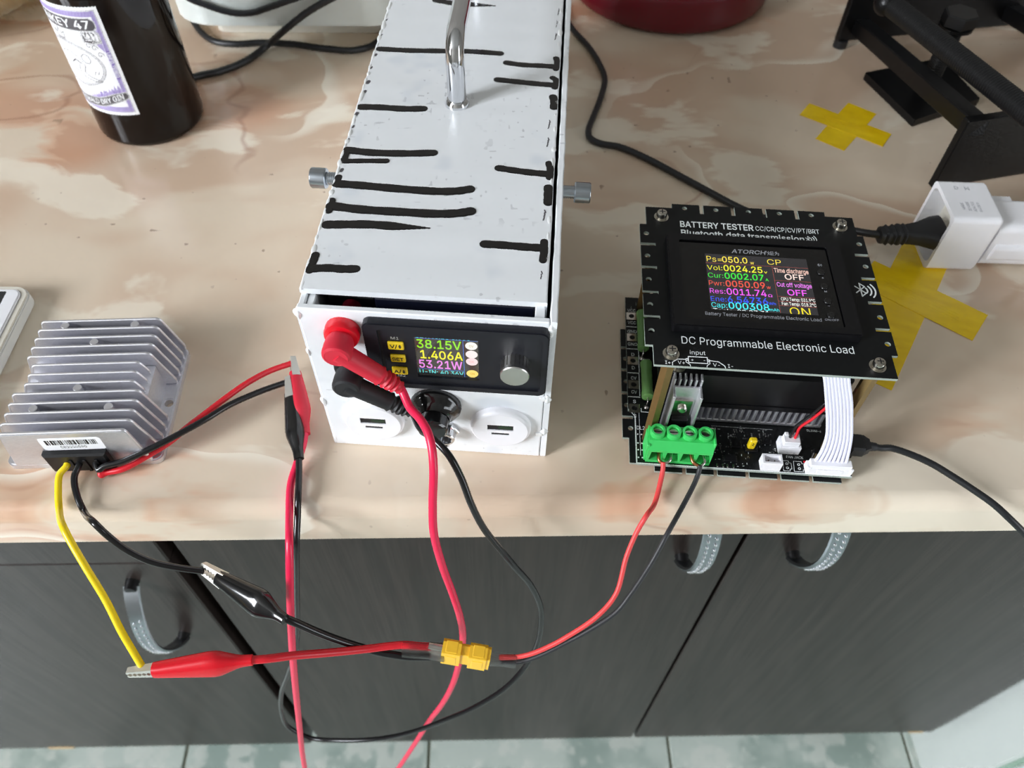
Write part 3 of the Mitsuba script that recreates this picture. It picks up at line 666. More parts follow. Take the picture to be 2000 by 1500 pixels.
# heat sink and fan
hsk = part(bt, 'heat_sink', cbox(22.5, 91, 12.8, 92, 6.4, 8.6, 0.3), 'm_aluminium', False, 'aluminium heat sink under the fan', frame=TF)
for i in range(20):
    u = 23.2 + i * 3.46
    part(hsk, 'fin', cbox(u, u + 1.3, 12.5, 92, 8.6, 21.6, 0.25), 'm_aluminium', False, frame=TF)
fanb = rrect(4.5, 93.5, 11.0, 98.5, 3.0).difference(Point(49, 54.7).buffer(41.0, quad_segs=12))
fk = part(bt, 'fan', prism(fanb, 22.2, 48.0), 'm_black_plastic', False, 'square black cooling fan', frame=TF)
part(fk, 'fan_flange', prism(rrect(3.9, 94.1, 10.4, 99.1, 3.2).difference(Point(49, 54.7).buffer(41.2, quad_segs=12)), 45.0, 48.2), 'm_black_plastic', False, frame=TF)
part(fk, 'fan_flange', prism(rrect(3.9, 94.1, 10.4, 99.1, 3.2).difference(Point(49, 54.7).buffer(41.2, quad_segs=12)), 22.0, 25.4), 'm_black_plastic', False, frame=TF)
part(fk, 'fan_hub', cyl((49, 54.7, 24), (49, 54.7, 46), 17, n=32, c=1.0), 'm_black_plastic', 40, frame=TF)
for i in range(7):
    a0 = 2 * pi * i / 7
    V_ = []
    for t in np.linspace(0, 1, 5):
        for r_ in (16.5, 28, 39.5): V_.append((49 + r_ * math.cos(a0 + 0.75 * t), 54.7 + r_ * math.sin(a0 + 0.75 * t), 26 + 18 * t))
    F_ = []
    for i_ in range(4):
        for j_ in range(2):
            a, b, c, d = i_ * 3 + j_, i_ * 3 + j_ + 1, (i_ + 1) * 3 + j_ + 1, (i_ + 1) * 3 + j_
            F_ += [(a, b, c), (a, c, d)]
    up = np.array(V_) + (0, 0, 1.2); n_ = len(V_)
    F2 = F_ + [(n_ + a, n_ + c, n_ + b) for a, b, c in F_]
    part(fk, 'fan_blade', trimesh.Trimesh(np.vstack([up, np.array(V_)]), F2, process=False), 'm_black_plastic', False, frame=TF)
def pan_screw(parent, u, v, z, s=1.0, washers=2):
    k = part(parent, 'screw', shift(lathe([(0, 2.9 * s), (1.5 * s, 2.9 * s), (2.4 * s, 2.5 * s), (2.75 * s, 1.7 * s), (2.75 * s, 0.0), (0, 0)], 28), u, v, z + 0.6 * washers), 'm_nickel', 40, 'nickel cross head screw', frame=TF)
    for w in range(washers):
        rr = 3.8 - 0.8 * w
        part(k, 'washer', shift(lathe([(1.5, 0), (rr * s, 0), (rr * s, 0.55), (1.5, 0.55)], 30), u, v, z + 0.6 * w), 'm_nickel', 40, frame=TF)
    part(k, 'cross_slot', shift(cat_([bx(-1.5 * s, 1.5 * s, -0.25, 0.25, 0, 0.06), bx(-0.25, 0.25, -1.5 * s, 1.5 * s, 0, 0.06)]), u, v, z + 0.6 * washers + 2.9 * s), 'm_recess', False, frame=TF)
    return k
pan_screw(bt, 8.9, 14.6, 48.2, 1.0)
part(bt, 'screw_shank', cyl((87.0, 10.2, 26), (87.0, 10.2, 45), 1.5, n=16), 'm_nickel', 40, frame=TF)
# small heat sink with transistor
sh = part(bt, 'small_heat_sink', cat_([cbox(6.5, 20.6, 4.6, 5.8, 6.2, 45.0, 0.2), cbox(6.5, 7.7, -1.6, 5.8, 6.2, 45.0, 0.2), cbox(19.4, 20.6, -1.6, 5.8, 6.2, 45.0, 0.2)]), 'm_aluminium', False, 'small channel heat sink with a bolted transistor', frame=TF)
for i in range(6):
    u = 6.6 + i * 2.6
    part(sh, 'fin', cbox(u, u + 1.0, 5.8, 10.2, 6.4, 49.5, 0.2), 'm_aluminium', False, frame=TF)
tr = part(sh, 'transistor', cbox(9.4, 17.6, 0.2, 4.5, 12.0, 23.5, 0.4), 'm_black_plastic', False, frame=TF)
part(tr, 'transistor_tab', cbox(8.8, 18.2, 3.2, 4.55, 23.6, 36.0, 0.2), 'm_nickel', False, frame=TF)
part(tr, 'screw', TF(along(lathe([(0, 1.9), (1.6, 1.9), (2.4, 1.2), (2.5, 0), (0, 0)], 24), (13.5, 3.2, 29.8), (0, -1, 0.15))), 'm_nickel', 40)
# resistors
for (u, v0, v1) in ((0.2, 22.5, 47.0), (-1.0, 56.0, 84.0)):
    prof = [(0, 0), (2.4, 0.0), (3.2, 0.6), (3.2, 3.4), (2.95, 4.4), (2.95, v1 - v0 - 4.4), (3.2, v1 - v0 - 3.4), (3.2, v1 - v0 - 0.6), (2.4, v1 - v0), (0, v1 - v0)]
    rk = part(bt, 'resistor', along(lathe(prof, 28), (u, v0, 10.6), (0, 1, 0)), 'm_resistor', 40, 'green cylindrical power resistor', frame=TF)
    part(rk, 'lead', cat_([tube([(u, v0 + 0.2, 10.6), (u, v0 - 1.8, 10.4), (u - 0.2, v0 - 2.6, 9.2), (u - 0.2, v0 - 2.8, 6.2)], 0.4, 8), shift(lathe([(1.4, 0), (1.2, 0.4), (0.5, 1.0), (0, 1.1)], 14), u - 0.2, v0 - 2.8, 6.0)]), 'm_solder', 40, frame=TF)
# green terminal block
U0, U1 = -1.9, 30.4; pitch = 7.87
faceU = [1.35 + pitch * i - 0.0 for i in range(4)]
fp = sbox(U0, 6.2, U1, 17.0)
for i in range(4): fp = fp.difference(Polygon([(U0 + 1.3 + pitch * i + 0.6, 15.6), (U0 + 1.3 + pitch * i + 6.6, 15.6), (U0 + 1.3 + pitch * i + 6.9, 8.4), (U0 + 1.3 + pitch * i + 0.1, 8.4)]))
bodyA = local(prism(fp, 0, 6.5), (0, -8.1, 0), (1, 0, 0), (0, 0, 1), (0, -1, 0))
bodyB = local(prism(Polygon([(-14.6, 17), (-11.2, 21.3), (-2.3, 21.3), (-2.3, 6.2), (-8, 6.2), (-8, 17)]), 0, U1 - U0), (U0, 0, 0), (0, 1, 0), (0, 0, 1), (1, 0, 0))
tb = part(bt, 'terminal_block', cat_([bodyA, bodyB, cbox(U0 - 0.9, U0 + 0.6, -13.8, -3.5, 6.2, 20.2, 0.3), cbox(U1 - 0.3, U1 + 0.8, -12.5, -3.0, 12, 22.6, 0.3)]), 'm_term_green', False, 'four-way green screw terminal block', frame=TF)
for i in range(4):
    u = 2.3 + pitch * i
    part(tb, 'screw_tower', shift(lathe([(2.55, 21.4), (2.55, 24.6), (3.55, 24.6), (3.75, 24.2), (3.75, 20.0)], 30), u, -6.9), 'm_term_green', 40, frame=TF)
    k = part(tb, 'clamp_screw', shift(lathe([(2.5, 21.4), (2.5, 22.6), (2.2, 22.9), (0, 22.9)], 24), u, -6.9), 'm_nickel', 40, frame=TF)
    part(k, 'screw_slot', shift(bx(-2.0, 2.0, -0.35, 0.35, 22.9, 22.96), u, -6.9), 'm_recess', False, frame=TF)
    part(tb, 'clamp_cage', cbox(U0 + 1.6 + pitch * i, U0 + 7.4 + pitch * i, -10.2, -8.3, 8.0, 15.8, 0.2), 'm_steel_bolt', False, frame=TF)
# plugs and jumper
jk = part(bt, 'jumper', cbox(50.8, 54.6, -3.6, -0.4, 6.1, 14.2, 0.7), 'm_yellow_button', False, 'yellow jumper cap', frame=TF)
part(jk, 'jumper_mark', local(prism(unary_union([LineString([(-0.5, 1.2), (0.5, 0.4), (-0.4, -0.3), (0.4, -1.2)]).buffer(0.16)]), 0, 0.05), (52.8, -3.62, 11.4), (1, 0, 0), (0, 0, 1), (0, -1, 0)), 'm_print_black', False, frame=TF)
part(jk, 'jumper_base', cbox(49.8, 56.2, -5.0, -0.6, 6.05, 7.4, 0.2), 'm_black_plastic', False, frame=TF)
def header(u0, u1, v0, v1, z1, label):
    base = sbox(u0, v0, u1, v1); cav = sbox(u0 + 0.9, v0 + 0.9, u1 - 0.9, v1 - 0.9)
    return part(bt, 'pin_header', cat_([prism(base, 6.1, 7.4), prism(base.difference(cav), 7.4, z1)]), 'm_white_plastic', False, label, frame=TF)
h2 = header(56.2, 66.0, -15.2, -9.6, 13.2, 'empty white two-pin header')
for u in (59.5, 62.5): part(h2, 'pin', bx(u - 0.3, u + 0.3, -12.7, -12.1, 7.4, 11.5), 'm_solder', False, frame=TF)
hf = header(66.6, 77.0, -4.6, 2.6, 12.0, 'white two-pin fan header')
part(hf, 'plug', cat_([cbox(67.6, 76.0, -3.6, 1.8, 8, 15.2, 0.4), cbox(68.4, 70.4, 0.8, 2.8, 12, 15.8, 0.3), cbox(73.4, 75.6, 0.8, 2.8, 12, 15.8, 0.3)]), 'm_white_plastic', False, frame=TF)
part(bt, 'fan_wire', tube([(70.9, -0.2, 14.4), (70.8, 0.2, 18), (71.2, 0.4, 24), (74.5, 0.2, 33), (79.5, 1.0, 45), (86.5, 6.0, 53)], 0.75, 10), 'm_wire_black', True, 'thin black fan wire', frame=TF)
part(bt, 'fan_wire', tube([(73.3, -0.4, 14.4), (73.4, -0.2, 18), (73.2, 0.0, 24), (76.5, -0.6, 33), (80.5, -0.6, 45), (87.5, 4.6, 53)], 0.75, 10), 'm_wire_red', True, 'thin red fan wire', frame=TF)
hr = header(78.8, 101.4, -15.4, -10.4, 10.6, 'white eight-pin header')
part(hr, 'plug', cat_([cbox(79.8, 100.4, -15.0, -10.6, 9.4, 13.4, 0.3), cbox(78.6, 80.4, -15.6, -14.4, 7.0, 11.6, 0.3), cbox(99.8, 101.6, -15.6, -14.4, 7.0, 11.6, 0.3), cbox(83.5, 96.5, -15.9, -15.3, 7.2, 10.4, 0.2)]), 'm_white_plastic', False, frame=TF)
Lp = [(82.2, -12.4, 12.0), (83.9, -9.7, 19.0), (83.4, -7.9, 29.0), (80.4, -7.0, 40.0), (75.2, -5.8, 55.0), (69.6, -5.2, 70.0), (67.8, -4.8, 74.0)]
Rp = [(97.6, -12.4, 12.0), (97.2, -9.5, 19.0), (95.3, -7.5, 29.0), (91.9, -5.8, 40.0), (86.6, -5.2, 55.0), (80.2, -4.6, 70.0), (78.8, -4.2, 74.0)]
for i in range(8):
    t = i / 7.0
    pts = [tuple((1 - t) * np.array(a) + t * np.array(b)) for a, b in zip(Lp, Rp)]
    part(bt, 'ribbon_wire', tube(pts, 0.86, 12, per=5), 'm_ribbon', True, 'white ribbon cable strand' if i == 0 else None, frame=TF)
part(bt, 'power_jack', cbox(92.0, 103.6, -5.2, 4.6, 6.1, 15.0, 0.5), 'm_black_plastic', False, frame=TF)

# ---- top plate with screen
tp = slotted(sbox(-7.8, -6.3, 99.9, 99.8), [sbox(-11.3, 5.1, 0, 86.2), sbox(6.1, 90, 85.8, 103.2), sbox(90, 7.1, 102.8, 86.0)],
             [sbox(-12, v - sl, -3.8, v + sl) for v in (71.4, 54.8, 37.9, 22.1)] + [sbox(u - sl, 96.4, u + sl, 104) for u in (21.5, 37.9, 54.4, 71.1)] + [sbox(95.9, v - sl, 104, v + sl) for v in (71.9, 55.3, 39.3, 22.3)],
             [(-8.2, v, 1.45) for v in (79.3, 63.0, 46.6, 30.0, 13.6)] + [(u, 100.2, 1.35) for u in (12.6, 29.0, 46.0, 62.1, 78.7)] + [(99.7, v, 1.45) for v in (80.0, 64.0, 30.2, 13.8)])
tpk = board('top_plate', tp, 73.4, 75.0, 'black upper board with comb-cut edges and white lettering')
for (u, v) in ((0, 0), (92, 0), (0, 92), (92, 92)): pan_screw(tpk, u, v, 75.0)
Z1 = 75.02
def tl(s, u, v, h, w, z=Z1, bold=False): return shift(words(s, w, h, bold, 0.08), u, v, z)
part(tpk, 'lettering', TF(tl('BATTERY TESTER', 9.5, 85.6, 4.3, 37.6, bold=True)), 'm_silk', False)
part(tpk, 'lettering', TF(tl('CC/CR/CP/CV/PT/BRT', 48.2, 85.9, 3.3, 32.6)), 'm_silk', False)
part(tpk, 'lettering', TF(tl('Bluetooth data transmission', 9.6, 79.2, 4.2, 62.6, bold=True)), 'm_silk', False)
part(tpk, 'lettering', TF(tl('DC Programmable Electronic Load', 5.3, 6.7, 4.4, 78.0)), 'm_silk', False)
def rune(u, v, h):
    a = h / 2
    return [stroke([(u - h * 0.28, v + a * 0.5), (u + h * 0.26, v - a * 0.5), (u, v - a), (u, v + a), (u + h * 0.26, v + a * 0.5), (u - h * 0.28, v - a * 0.5)], h * 0.075)]
def waves(u, v, r0, dr_, n, w):
    return [stroke([(u + (r0 + k * dr_) * math.cos(t), v + (r0 + k * dr_) * math.sin(t)) for t in np.linspace(-0.75, 0.75, 9)], w) for k in range(n)]
part(tpk, 'wireless_mark', TF(shift(cat_(rune(94.0, 47.6, 8.6) + waves(94.8, 47.2, 2.4, 1.9, 3, 0.75)), 0, 0, Z1)), 'm_silk', False, 'white wireless rune and three arcs')
part(tpk, 'wireless_mark', TF(shift(cat_(rune(74.2, 81.4, 4.4) + waves(74.6, 81.3, 1.4, 1.2, 3, 0.45)), 0, 0, Z1)), 'm_silk', False)
dg = [text_at('input', 12.1, 0.7, 2.3, w=7.0), text_at('I+', -1.6, -5.8, 1.9), text_at('V+', 4.4, -5.4, 1.9), text_at('V-', 20.0, -5.6, 1.9), text_at('I-', 26.2, -5.8, 1.9), text_at('+', 9.4, -3.3, 1.7), text_at('-', 14.8, -3.3, 1.7)]
dg += [stroke([(7.7, -0.7), (16.2, -0.7), (16.2, -4.2), (7.7, -4.2), (7.7, -0.7)], 0.45), stroke([(6.6, -2.5), (2.9, -2.6), (0.4, -4.6), (0.4, -6.2)], 0.4), stroke([(17.0, -2.4), (21.1, -2.8), (23.7, -5.0), (23.9, -6.2)], 0.4),
       stroke([(6.6, -2.6), (6.5, -4.0), (8.2, -5.2), (8.4, -6.2)], 0.35), stroke([(17.0, -2.6), (17.2, -4.2), (15.8, -5.4), (15.7, -6.2)], 0.35)]
dg += [prism(Point(u, -2.5).buffer(0.75, quad_segs=6).difference(Point(u, -2.5).buffer(0.3, quad_segs=4)), 0, 0.1) for u in (7.0, 16.7)]
part(tpk, 'wiring_diagram', TF(shift(cat_(dg), 0, 0, Z1)), 'm_silk', False, 'white printed wiring sketch')
# display module
op = rrect(1.0, 87.2, 13.6, 75.6, 1.2)
def ringz(p, z): return np.c_[np.array(p.exterior.coords)[:-1], np.full(len(p.exterior.coords) - 1, z)]
dm = part(bt, 'display_module', cat_([prism(op, 75.1, 78.6), prism(op.difference(rrect(6.6, 80.2, 17.6, 71.2, 1.2)), 78.6, 79.5), prism(rrect(1.6, 86.6, 14.2, 75.0, 1.0).difference(rrect(7.0, 79.8, 18.0, 70.8, 1.2)), 79.5, 80.0)]), 'm_black_plastic', False, 'raised black display frame', frame=TF)
part(dm, 'display_glass', prism(rrect(6.7, 80.1, 17.7, 71.1, 1.0), 78.5, 79.0), 'm_module_glass', False, 'glossy black glass', frame=TF)
ZG = 79.0
def on_glass(ms, name, m, label=None): part(dm, name, TF(shift(cat_(ms), 0, 0, ZG + 0.02)), m, False, label)
cj = [[(0, 0.9), (0, 2.7)], [(-0.7, 1.6), (-0.4, 2.1)], [(0.6, 2.2), (0.4, 1.8)], [(0, 1.6), (-0.6, 0.2)], [(0, 1.4), (0.5, 0.4)],
      [(1.0, 0.3), (1.0, 2.7)], [(1.0, 2.7), (2.3, 2.7)], [(1.0, 1.9), (2.2, 1.9), (2.2, 1.1), (1.0, 1.1)], [(1.0, 0.3), (2.4, 0.3)],
      [(3.4, 2.6), (3.7, 2.2)], [(2.9, 1.8), (4.9, 1.8), (4.8, 0.4), (4.4, 0.3)], [(3.9, 2.8), (3.8, 1.6), (3.0, 0.3)], [(4.0, 1.4), (4.3, 1.0)]]
lg = words('ATORCH', 16.6, 2.6, True, 0.06)
lg.vertices[:, 0] += 0.22 * lg.vertices[:, 1]
on_glass([shift(lg, 32.6, 64.0), shift(prism(unary_union([LineString(s).buffer(0.13, quad_segs=2) for s in cj]), 0, 0.06), 51.0, 63.7), shift(prism(Point(49.9, 66.2).buffer(0.4, quad_segs=4).difference(Point(49.9, 66.2).buffer(0.25, quad_segs=4)), 0, 0.06), 0, 0)], 'maker_mark', 'm_print_light', 'grey maker lettering')
on_glass([shift(words('Battery Tester / DC Programmable Electronic Load', 53.4, 2.0, False, 0.06), 16.4, 21.6), shift(words('ON/OFF', 6.4, 1.2, False, 0.06), 71.4, 22.4), shift(words('+', 1.1, 1.2, True, 0.06), 74.4, 49.6), shift(words('M', 1.2, 1.0, True, 0.06), 74.2, 40.6), shift(words('-', 1.0, 1.2, True, 0.06), 74.2, 31.2)]
         + [shift(q, 0, 0) for q in rune(74.4, 58.8, 1.8) + waves(74.9, 58.8, 0.5, 0.5, 2, 0.16)], 'lettering', 'm_print_light')
for v in (53.6, 44.0, 34.6, 25.6):
    part(dm, 'button', shift(lathe([(1.9, 0), (1.9, 0.5), (1.5, 0.9), (0.6, 0.7), (0, 0.6)], 20), 74.6, v, ZG), 'm_black_gloss', True, frame=TF)
P = []
def putT(m, e, c, k=1.0): P.append((TF(shift(m, 0, 0, ZG + 0.03 + e)), glow(c, k)))
SU0, SU1, SV0, SV1 = 19.3, 68.9, 25.3, 62.4
putT(fl(sbox(SU0, SV0, SU1, SV1), 0), 0, (44, 40, 40), 0.7)
def row(s, u, v, h, w, c, bold=True, lo=None):
    m = words(s, w, h, bold, 0.02)
    if lo is not None: m = clip(m, 1, lo, None)
    putT(shift(m, u, v), 0.06, c)
RED = (170, 70, 60)
for q in (sbox(SU0, 55.9, SU1, 56.1), sbox(51.3, SV0, 51.5, 56.0), sbox(51.4, 46.5, SU1, 46.7), sbox(51.4, 36.0, SU1, 36.2), sbox(51.4, 32.9, SU1, 33.1), sbox(51.4, 30.1, SU1, 30.3)): putT(fl(q, 0.03), 0, RED)
YL, YL2, GR, RD, MG, BL, CY = (252, 224, 70), (246, 244, 40), (60, 238, 60), (244, 84, 64), (244, 90, 246), (50, 84, 252), (60, 240, 246)
row('Ps=', 19.9, 57.0, 3.8, 7.4, YL, False); row('050.0', 27.4, 57.0, 3.9, 12.4, YL); row('W', 41.0, 56.6, 1.6, 1.9, YL); row('CP', 49.4, 57.2, 3.6, 6.8, YL, False)
for lab, val, un, v, c, uw in (('Vol:', '0024.25', 'v', 51.0, YL2, 1.6), ('Cur:', '0002.07', 'A', 45.8, GR, 1.6), ('Pwr:', '0050.09', 'W', 40.6, RD, 1.9), ('Res:', '0011.74', '\u03a9', 35.4, MG, 2.0), ('Ene:', '6.54736', 'Wh', 30.3, BL, 3.4), ('Cap:', '000308', 'mAh', 26.4, CY, 4.8)):
    ud = 27.6; wd = 18.8
    row(lab, 19.7, v + 0.3, 3.1, 7.3, c, False); row(val, ud, v, 4.0, wd if lab != 'Cap:' else 19.0, c); row(un, 47.0 if lab not in ('Ene:', 'Cap:') else 46.6, v - 0.1, 1.7, uw if lab != 'Cap:' else 4.4, c)
row('Tools  00:07:31', 20.2, 23.6, 2.4, 26.0, (220, 240, 240), True, 1.75)
row('Time discharge', 52.0, 52.0, 2.9, 16.6, (250, 204, 188), True); row('OFF', 56.6, 47.6, 3.6, 9.2, (255, 226, 214))
row('Cut off voltage', 52.1, 42.6, 2.8, 16.6, (238, 124, 242), True); row('OFF', 56.4, 37.2, 3.7, 9.2, MG)
row('CPU Temp: 031.9\u00b0C', 52.8, 33.5, 2.0, 16.0, (250, 250, 240)); row('Fan Temp: 018.2\u00b0C', 52.8, 30.6, 2.0, 16.0, (250, 250, 240))
row('ON', 55.8, 24.2, 5.2, 9.6, (250, 228, 30), False, 1.15)
lit(dm, 'screen', P, 'lit colour screen full of coloured readings')
# ================================================================== finned aluminium converter
CF = Frame((-0.2068, 0.0245, 0.0), math.radians(1.79))
cv = thing('voltage_converter', 'finned grey aluminium converter block with barcode sticker and coloured wires', 'voltage converter')
def cfront(m, u=0.0, z=0.0, v=0.0): return CF(local(m, (u, -v, z), (1, 0, 0), (0, 0, 1), (0, -1, 0)))
bpoly = rrect(-38.6, 38.6, -0.6, 73.4, 4.0)
for s in (-1, 1): bpoly = bpoly.difference(Point(s * 34.8, 35.2).buffer(2.3, quad_segs=8))
part(cv, 'base_plate', cat_([prism(bpoly, 0.1, 3.2), prism(bpoly.buffer(-0.8), 3.2, 3.9)]), 'm_aluminium', False, frame=CF)
part(cv, 'core', cat_([prism(rrect(-31, 31, 0.2, 73.0, 1.0).difference(unary_union([sbox(29, 27, 40, 46.6), sbox(-40, 27, -29, 46.6)])), 3.9, 9.0),
                       prism(rrect(-31.2, 31.2, 26.2, 47.4, 0.6), 3.9, 20.5)]), 'm_aluminium', False, frame=CF)
def finprof(top, zt, lo, zl, r_=3.2):
    """Fin outline in (u, z): flat top, rounded shoulders, sloping sides."""
    p = Polygon([(-lo, zl), (lo, zl), (lo, zl + 0.8), (top, zt), (-top, zt), (-lo, zl + 0.8)])
    return p.buffer(-r_, quad_segs=5).buffer(r_, quad_segs=6).union(Polygon([(-lo, zl), (lo, zl), (lo, zl + 0.8), (lo - 3, zl + 3.0), (-lo + 3, zl + 3.0), (-lo, zl + 0.8)]))
long_fin = finprof(31.2, 30.5, 38.4, 3.8); short_fin = finprof(27.0, 30.5, 31.0, 19.5, 3.0)
def fin_mesh(fp, v, r_):
    """A fin of the outline fp with a rounded rim."""
    xy = np.array(fp.buffer(-r_, quad_segs=5).exterior.coords)[:-1]
    i0 = int(np.argmin(xy[:, 0] - 0.001 * xy[:, 1] + (xy[:, 1] > 12) * 100)); xy = np.roll(xy, -i0, 0)
    if xy[1, 1] < xy[-1, 1]: xy = np.roll(xy[::-1], 1, 0)
    pth = np.c_[xy[:, 0], np.full(len(xy), v), xy[:, 1]]
    dense = [pth[0]]
    for a, b in zip(pth[:-1], pth[1:]): dense += [a + (b - a) * t for t in np.linspace(0, 1, max(2, int(np.linalg.norm(b - a) / 4) + 2))[1:]]
    return cat_([sweep(np.array(dense), circle(r_, 10), up=(0, 1, 0)), local(prism(fp.buffer(-r_), -r_ + 0.1, r_ - 0.1), (0, v, 0), (1, 0, 0), (0, 0, 1), (0, -1, 0))])
for k, v in enumerate((72.3, 66.4, 60.5, 54.5, 48.4, 42.6, 36.5, 30.6, 24.5, 18.5, 12.6, 6.6)):
    fp = short_fin if 5 <= k <= 7 else long_fin
    part(cv, 'fin', fin_mesh(fp, v, 0.85), 'm_aluminium', 40, frame=CF)
ff = finprof(30.0, 30.8, 34.6, 0.3, 2.6)
part(cv, 'end_plate', cat_([fin_mesh(ff, 0.6, 1.0), local(prism(ff.buffer(-1.0), 0, 2.3), (0, 1.8, 0), (1, 0, 0), (0, 0, 1), (0, -1, 0))]), 'm_aluminium', 40, frame=CF)
for (u, v) in ((-18.1, 69.6), (18.3, 69.3), (0, 57.6), (-0.3, 27.6), (-18.5, 15.6), (17.9, 15.4)):
    part(cv, 'pin', cyl((u, v, 8), (u, v, 29.6), 2.35, 2.2, 22, 0.25), 'm_aluminium', 40, 'round cast stud between the fins', frame=CF)
st = part(cv, 'sticker', cfront(prism(rrect(-13.4, 16.2, 16.2, 26.6, 1.6), 0, 0.12), 0, 0, 0.52), 'm_paper', False, 'white barcode sticker')
bars, u = [], -10.8
r2 = random.Random(5)
while u < 13.8:
    w_ = r2.choice([0.28, 0.28, 0.55, 0.8, 1.1]); bars.append(prism(sbox(u, 20.7, min(u + w_, 14.2), 24.7), 0, 0.05)); u += w_ + r2.choice([0.28, 0.4, 0.6])
part(st, 'barcode', cfront(cat_(bars), 0, 0, 0.64), 'm_print_black', False)
part(st, 'lettering', cfront(words('082020590', 12.4, 2.0, False, 0.05), -5.0, 17.7, 0.64), 'm_print_black', False)
tc = part(cv, 'terminal_cover', cat_([cfront(soft_prism(sbox(-15.0, 0.9, 15.6, 15.8), 0, 3.6, 1.0), 0, 0, 0.45), cfront(cat_([cbox(u - 0.8, u + 0.8, 2.0, 12.0, 3.4, 4.3, 0.2) for u in (-2.6, 4.2, 9.9)]), 0, 0, 0.45)]), 'm_black_plastic', False, 'black moulded wire outlet')
part(cv, 'yellow_wire', tube([CF.pt(-5.4, -1.0, 9.0), CF.pt(-5.5, -5.0, 8.2), (-0.2147, 0.0154, 0.007), (-0.2139, 0.007, 0.0045), (-0.211, -0.0026, 0.003), (-0.1955, -0.0209, 0.0209), (-0.1919, -0.026, 0.0197), (-0.1838, -0.0371, 0.0129), (-0.1756, -0.0485, 0.0033), (-0.1688, -0.06, -0.0064), (-0.1638, -0.0673, -0.013), (-0.1603, -0.0723, -0.0172)], 0.00165, 14), 'm_yellow_wire', True, 'bright yellow wire')
part(cv, 'black_wire', tube([CF.pt(0.4, -1.0, 9.0), CF.pt(0.4, -5.0, 8.2), (-0.2074, 0.0139, 0.0065), (-0.2037, 0.004, 0.0045), (-0.1987, -0.0036, 0.003), (-0.183, -0.0181, 0.0197), (-0.1779, -0.022, 0.0144), (-0.1711, -0.0259, 0.0079), (-0.1612, -0.029, 0.0009), (-0.1502, -0.0291, -0.0063), (-0.1405, -0.0283, -0.0123)], 0.0016, 14), 'm_wire_black', True, 'glossy black wire')
part(cv, 'black_wire', tube([CF.pt(8.2, -1.0, 8.6), CF.pt(8.2, -3.4, 8.0), CF.pt(10.2, -7.0, 7.0), (-0.193, 0.019, 0.0085), (-0.1851, 0.0207, 0.0095), (-0.1726, 0.0258, 0.012), (-0.1617, 0.0324, 0.013), (-0.1476, 0.0432, 0.013), (-0.1373, 0.0531, 0.012), (-0.1243, 0.0628, 0.01), (-0.116, 0.0682, 0.0085), (-0.1109, 0.0711, 0.0078)], 0.0016, 14), 'm_wire_black', True, 'glossy black wire')
part(cv, 'red_wire', tube([CF.pt(11.6, -1.0, 6.0), CF.pt(11.2, -3.4, 5.4), CF.pt(10.2, -8.0, 3.4), (-0.194, 0.0181, 0.0035), (-0.1856, 0.0192, 0.005), (-0.1746, 0.026, 0.0065), (-0.1652, 0.0332, 0.0075), (-0.1569, 0.0419, 0.009), (-0.148, 0.0497, 0.011), (-0.1385, 0.0594, 0.012), (-0.1299, 0.0681, 0.012), (-0.1204, 0.0772, 0.01), (-0.11, 0.0842, 0.0078)], 0.0016, 14), 'm_wire_red', True, 'bright red wire')
# ================================================================== test leads, clips and connectors
def oriented(o, axis, up):
    """Frame (mm) with +x along axis and +z near up."""
    x = np.asarray(axis, float); x /= np.linalg.norm(x); z = np.asarray(up, float); z = z - x * (x @ z); z /= np.linalg.norm(z); y = np.cross(z, x)
    return Frame(o, X=tuple(x), Y=tuple(y), Z=tuple(z))
def clip_on(parent, tip, base, up, boot_mat, wide=1.0, thick=1.0, open_=0.6):
    """Alligator clip from the jaw tips to the end of its plastic sleeve."""
    tip, base = np.array(tip), np.array(base); Lm = np.linalg.norm(base - tip) * 1000
    fr = oriented(tip, base - tip, up)
    Lj = 0.24 * Lm
    for s in (1, -1):
        teeth = [(0.2, 0.25)]
        n = 6
        for i in range(n):
            x = 0.6 + (Lj - 0.8) * i / n; teeth += [(x, 0.15), (x + (Lj - 0.8) / n * 0.5, 0.95)]
        poly = Polygon([(0.0, 1.3), (0.5, 1.9), (Lj + 2, 2.9), (Lj + 2, 1.0)] + teeth[::-1])
        jaw = local(prism(poly, -2.1 * wide, 2.1 * wide), (0, 0, 0), (1, 0, 0), (0, 0, 1), (0, -1, 0))
        v = np.array(jaw.vertices); v[:, 1] *= 0.62 + 0.38 * np.clip(v[:, 0] / Lj, 0, 1); v[:, 2] *= s; v[:, 2] += s * open_ * 0.5
        jaw = trimesh.Trimesh(v, jaw.faces[:, ::s], process=False)
        part(parent, 'jaw', jaw, 'm_jaw', False, 'bare metal toothed jaw' if s > 0 else None, frame=fr)
    xs = np.linspace(0.21 * Lm, Lm, 26); t = (xs - xs[0]) / (xs[-1] - xs[0])
    ry = np.interp(t, [0, 0.06, 0.3, 0.58, 0.66, 0.84, 0.90, 1], [3.0, 3.3, 3.9, 4.5, 4.4, 2.7, 2.4, 2.3])
    rz = np.interp(t, [0, 0.06, 0.3, 0.58, 0.66, 0.84, 0.90, 1], [3.4, 3.7, 5.0, 6.6, 6.5, 3.3, 2.5, 2.3])
    pth = np.c_[xs, 0 * xs, 0 * xs]
    a = np.arange(24) * 2 * pi / 24
    sec = np.c_[np.sign(np.cos(a)) * np.abs(np.cos(a)) ** 0.8, np.sign(np.sin(a)) * np.abs(np.sin(a)) ** 0.8]
    part(parent, 'sleeve', sweep(pth, sec, np.c_[ry * wide, rz * thick], up=(0, 0, 1)), boot_mat, 50, 'soft plastic clip sleeve', frame=fr)
    return fr

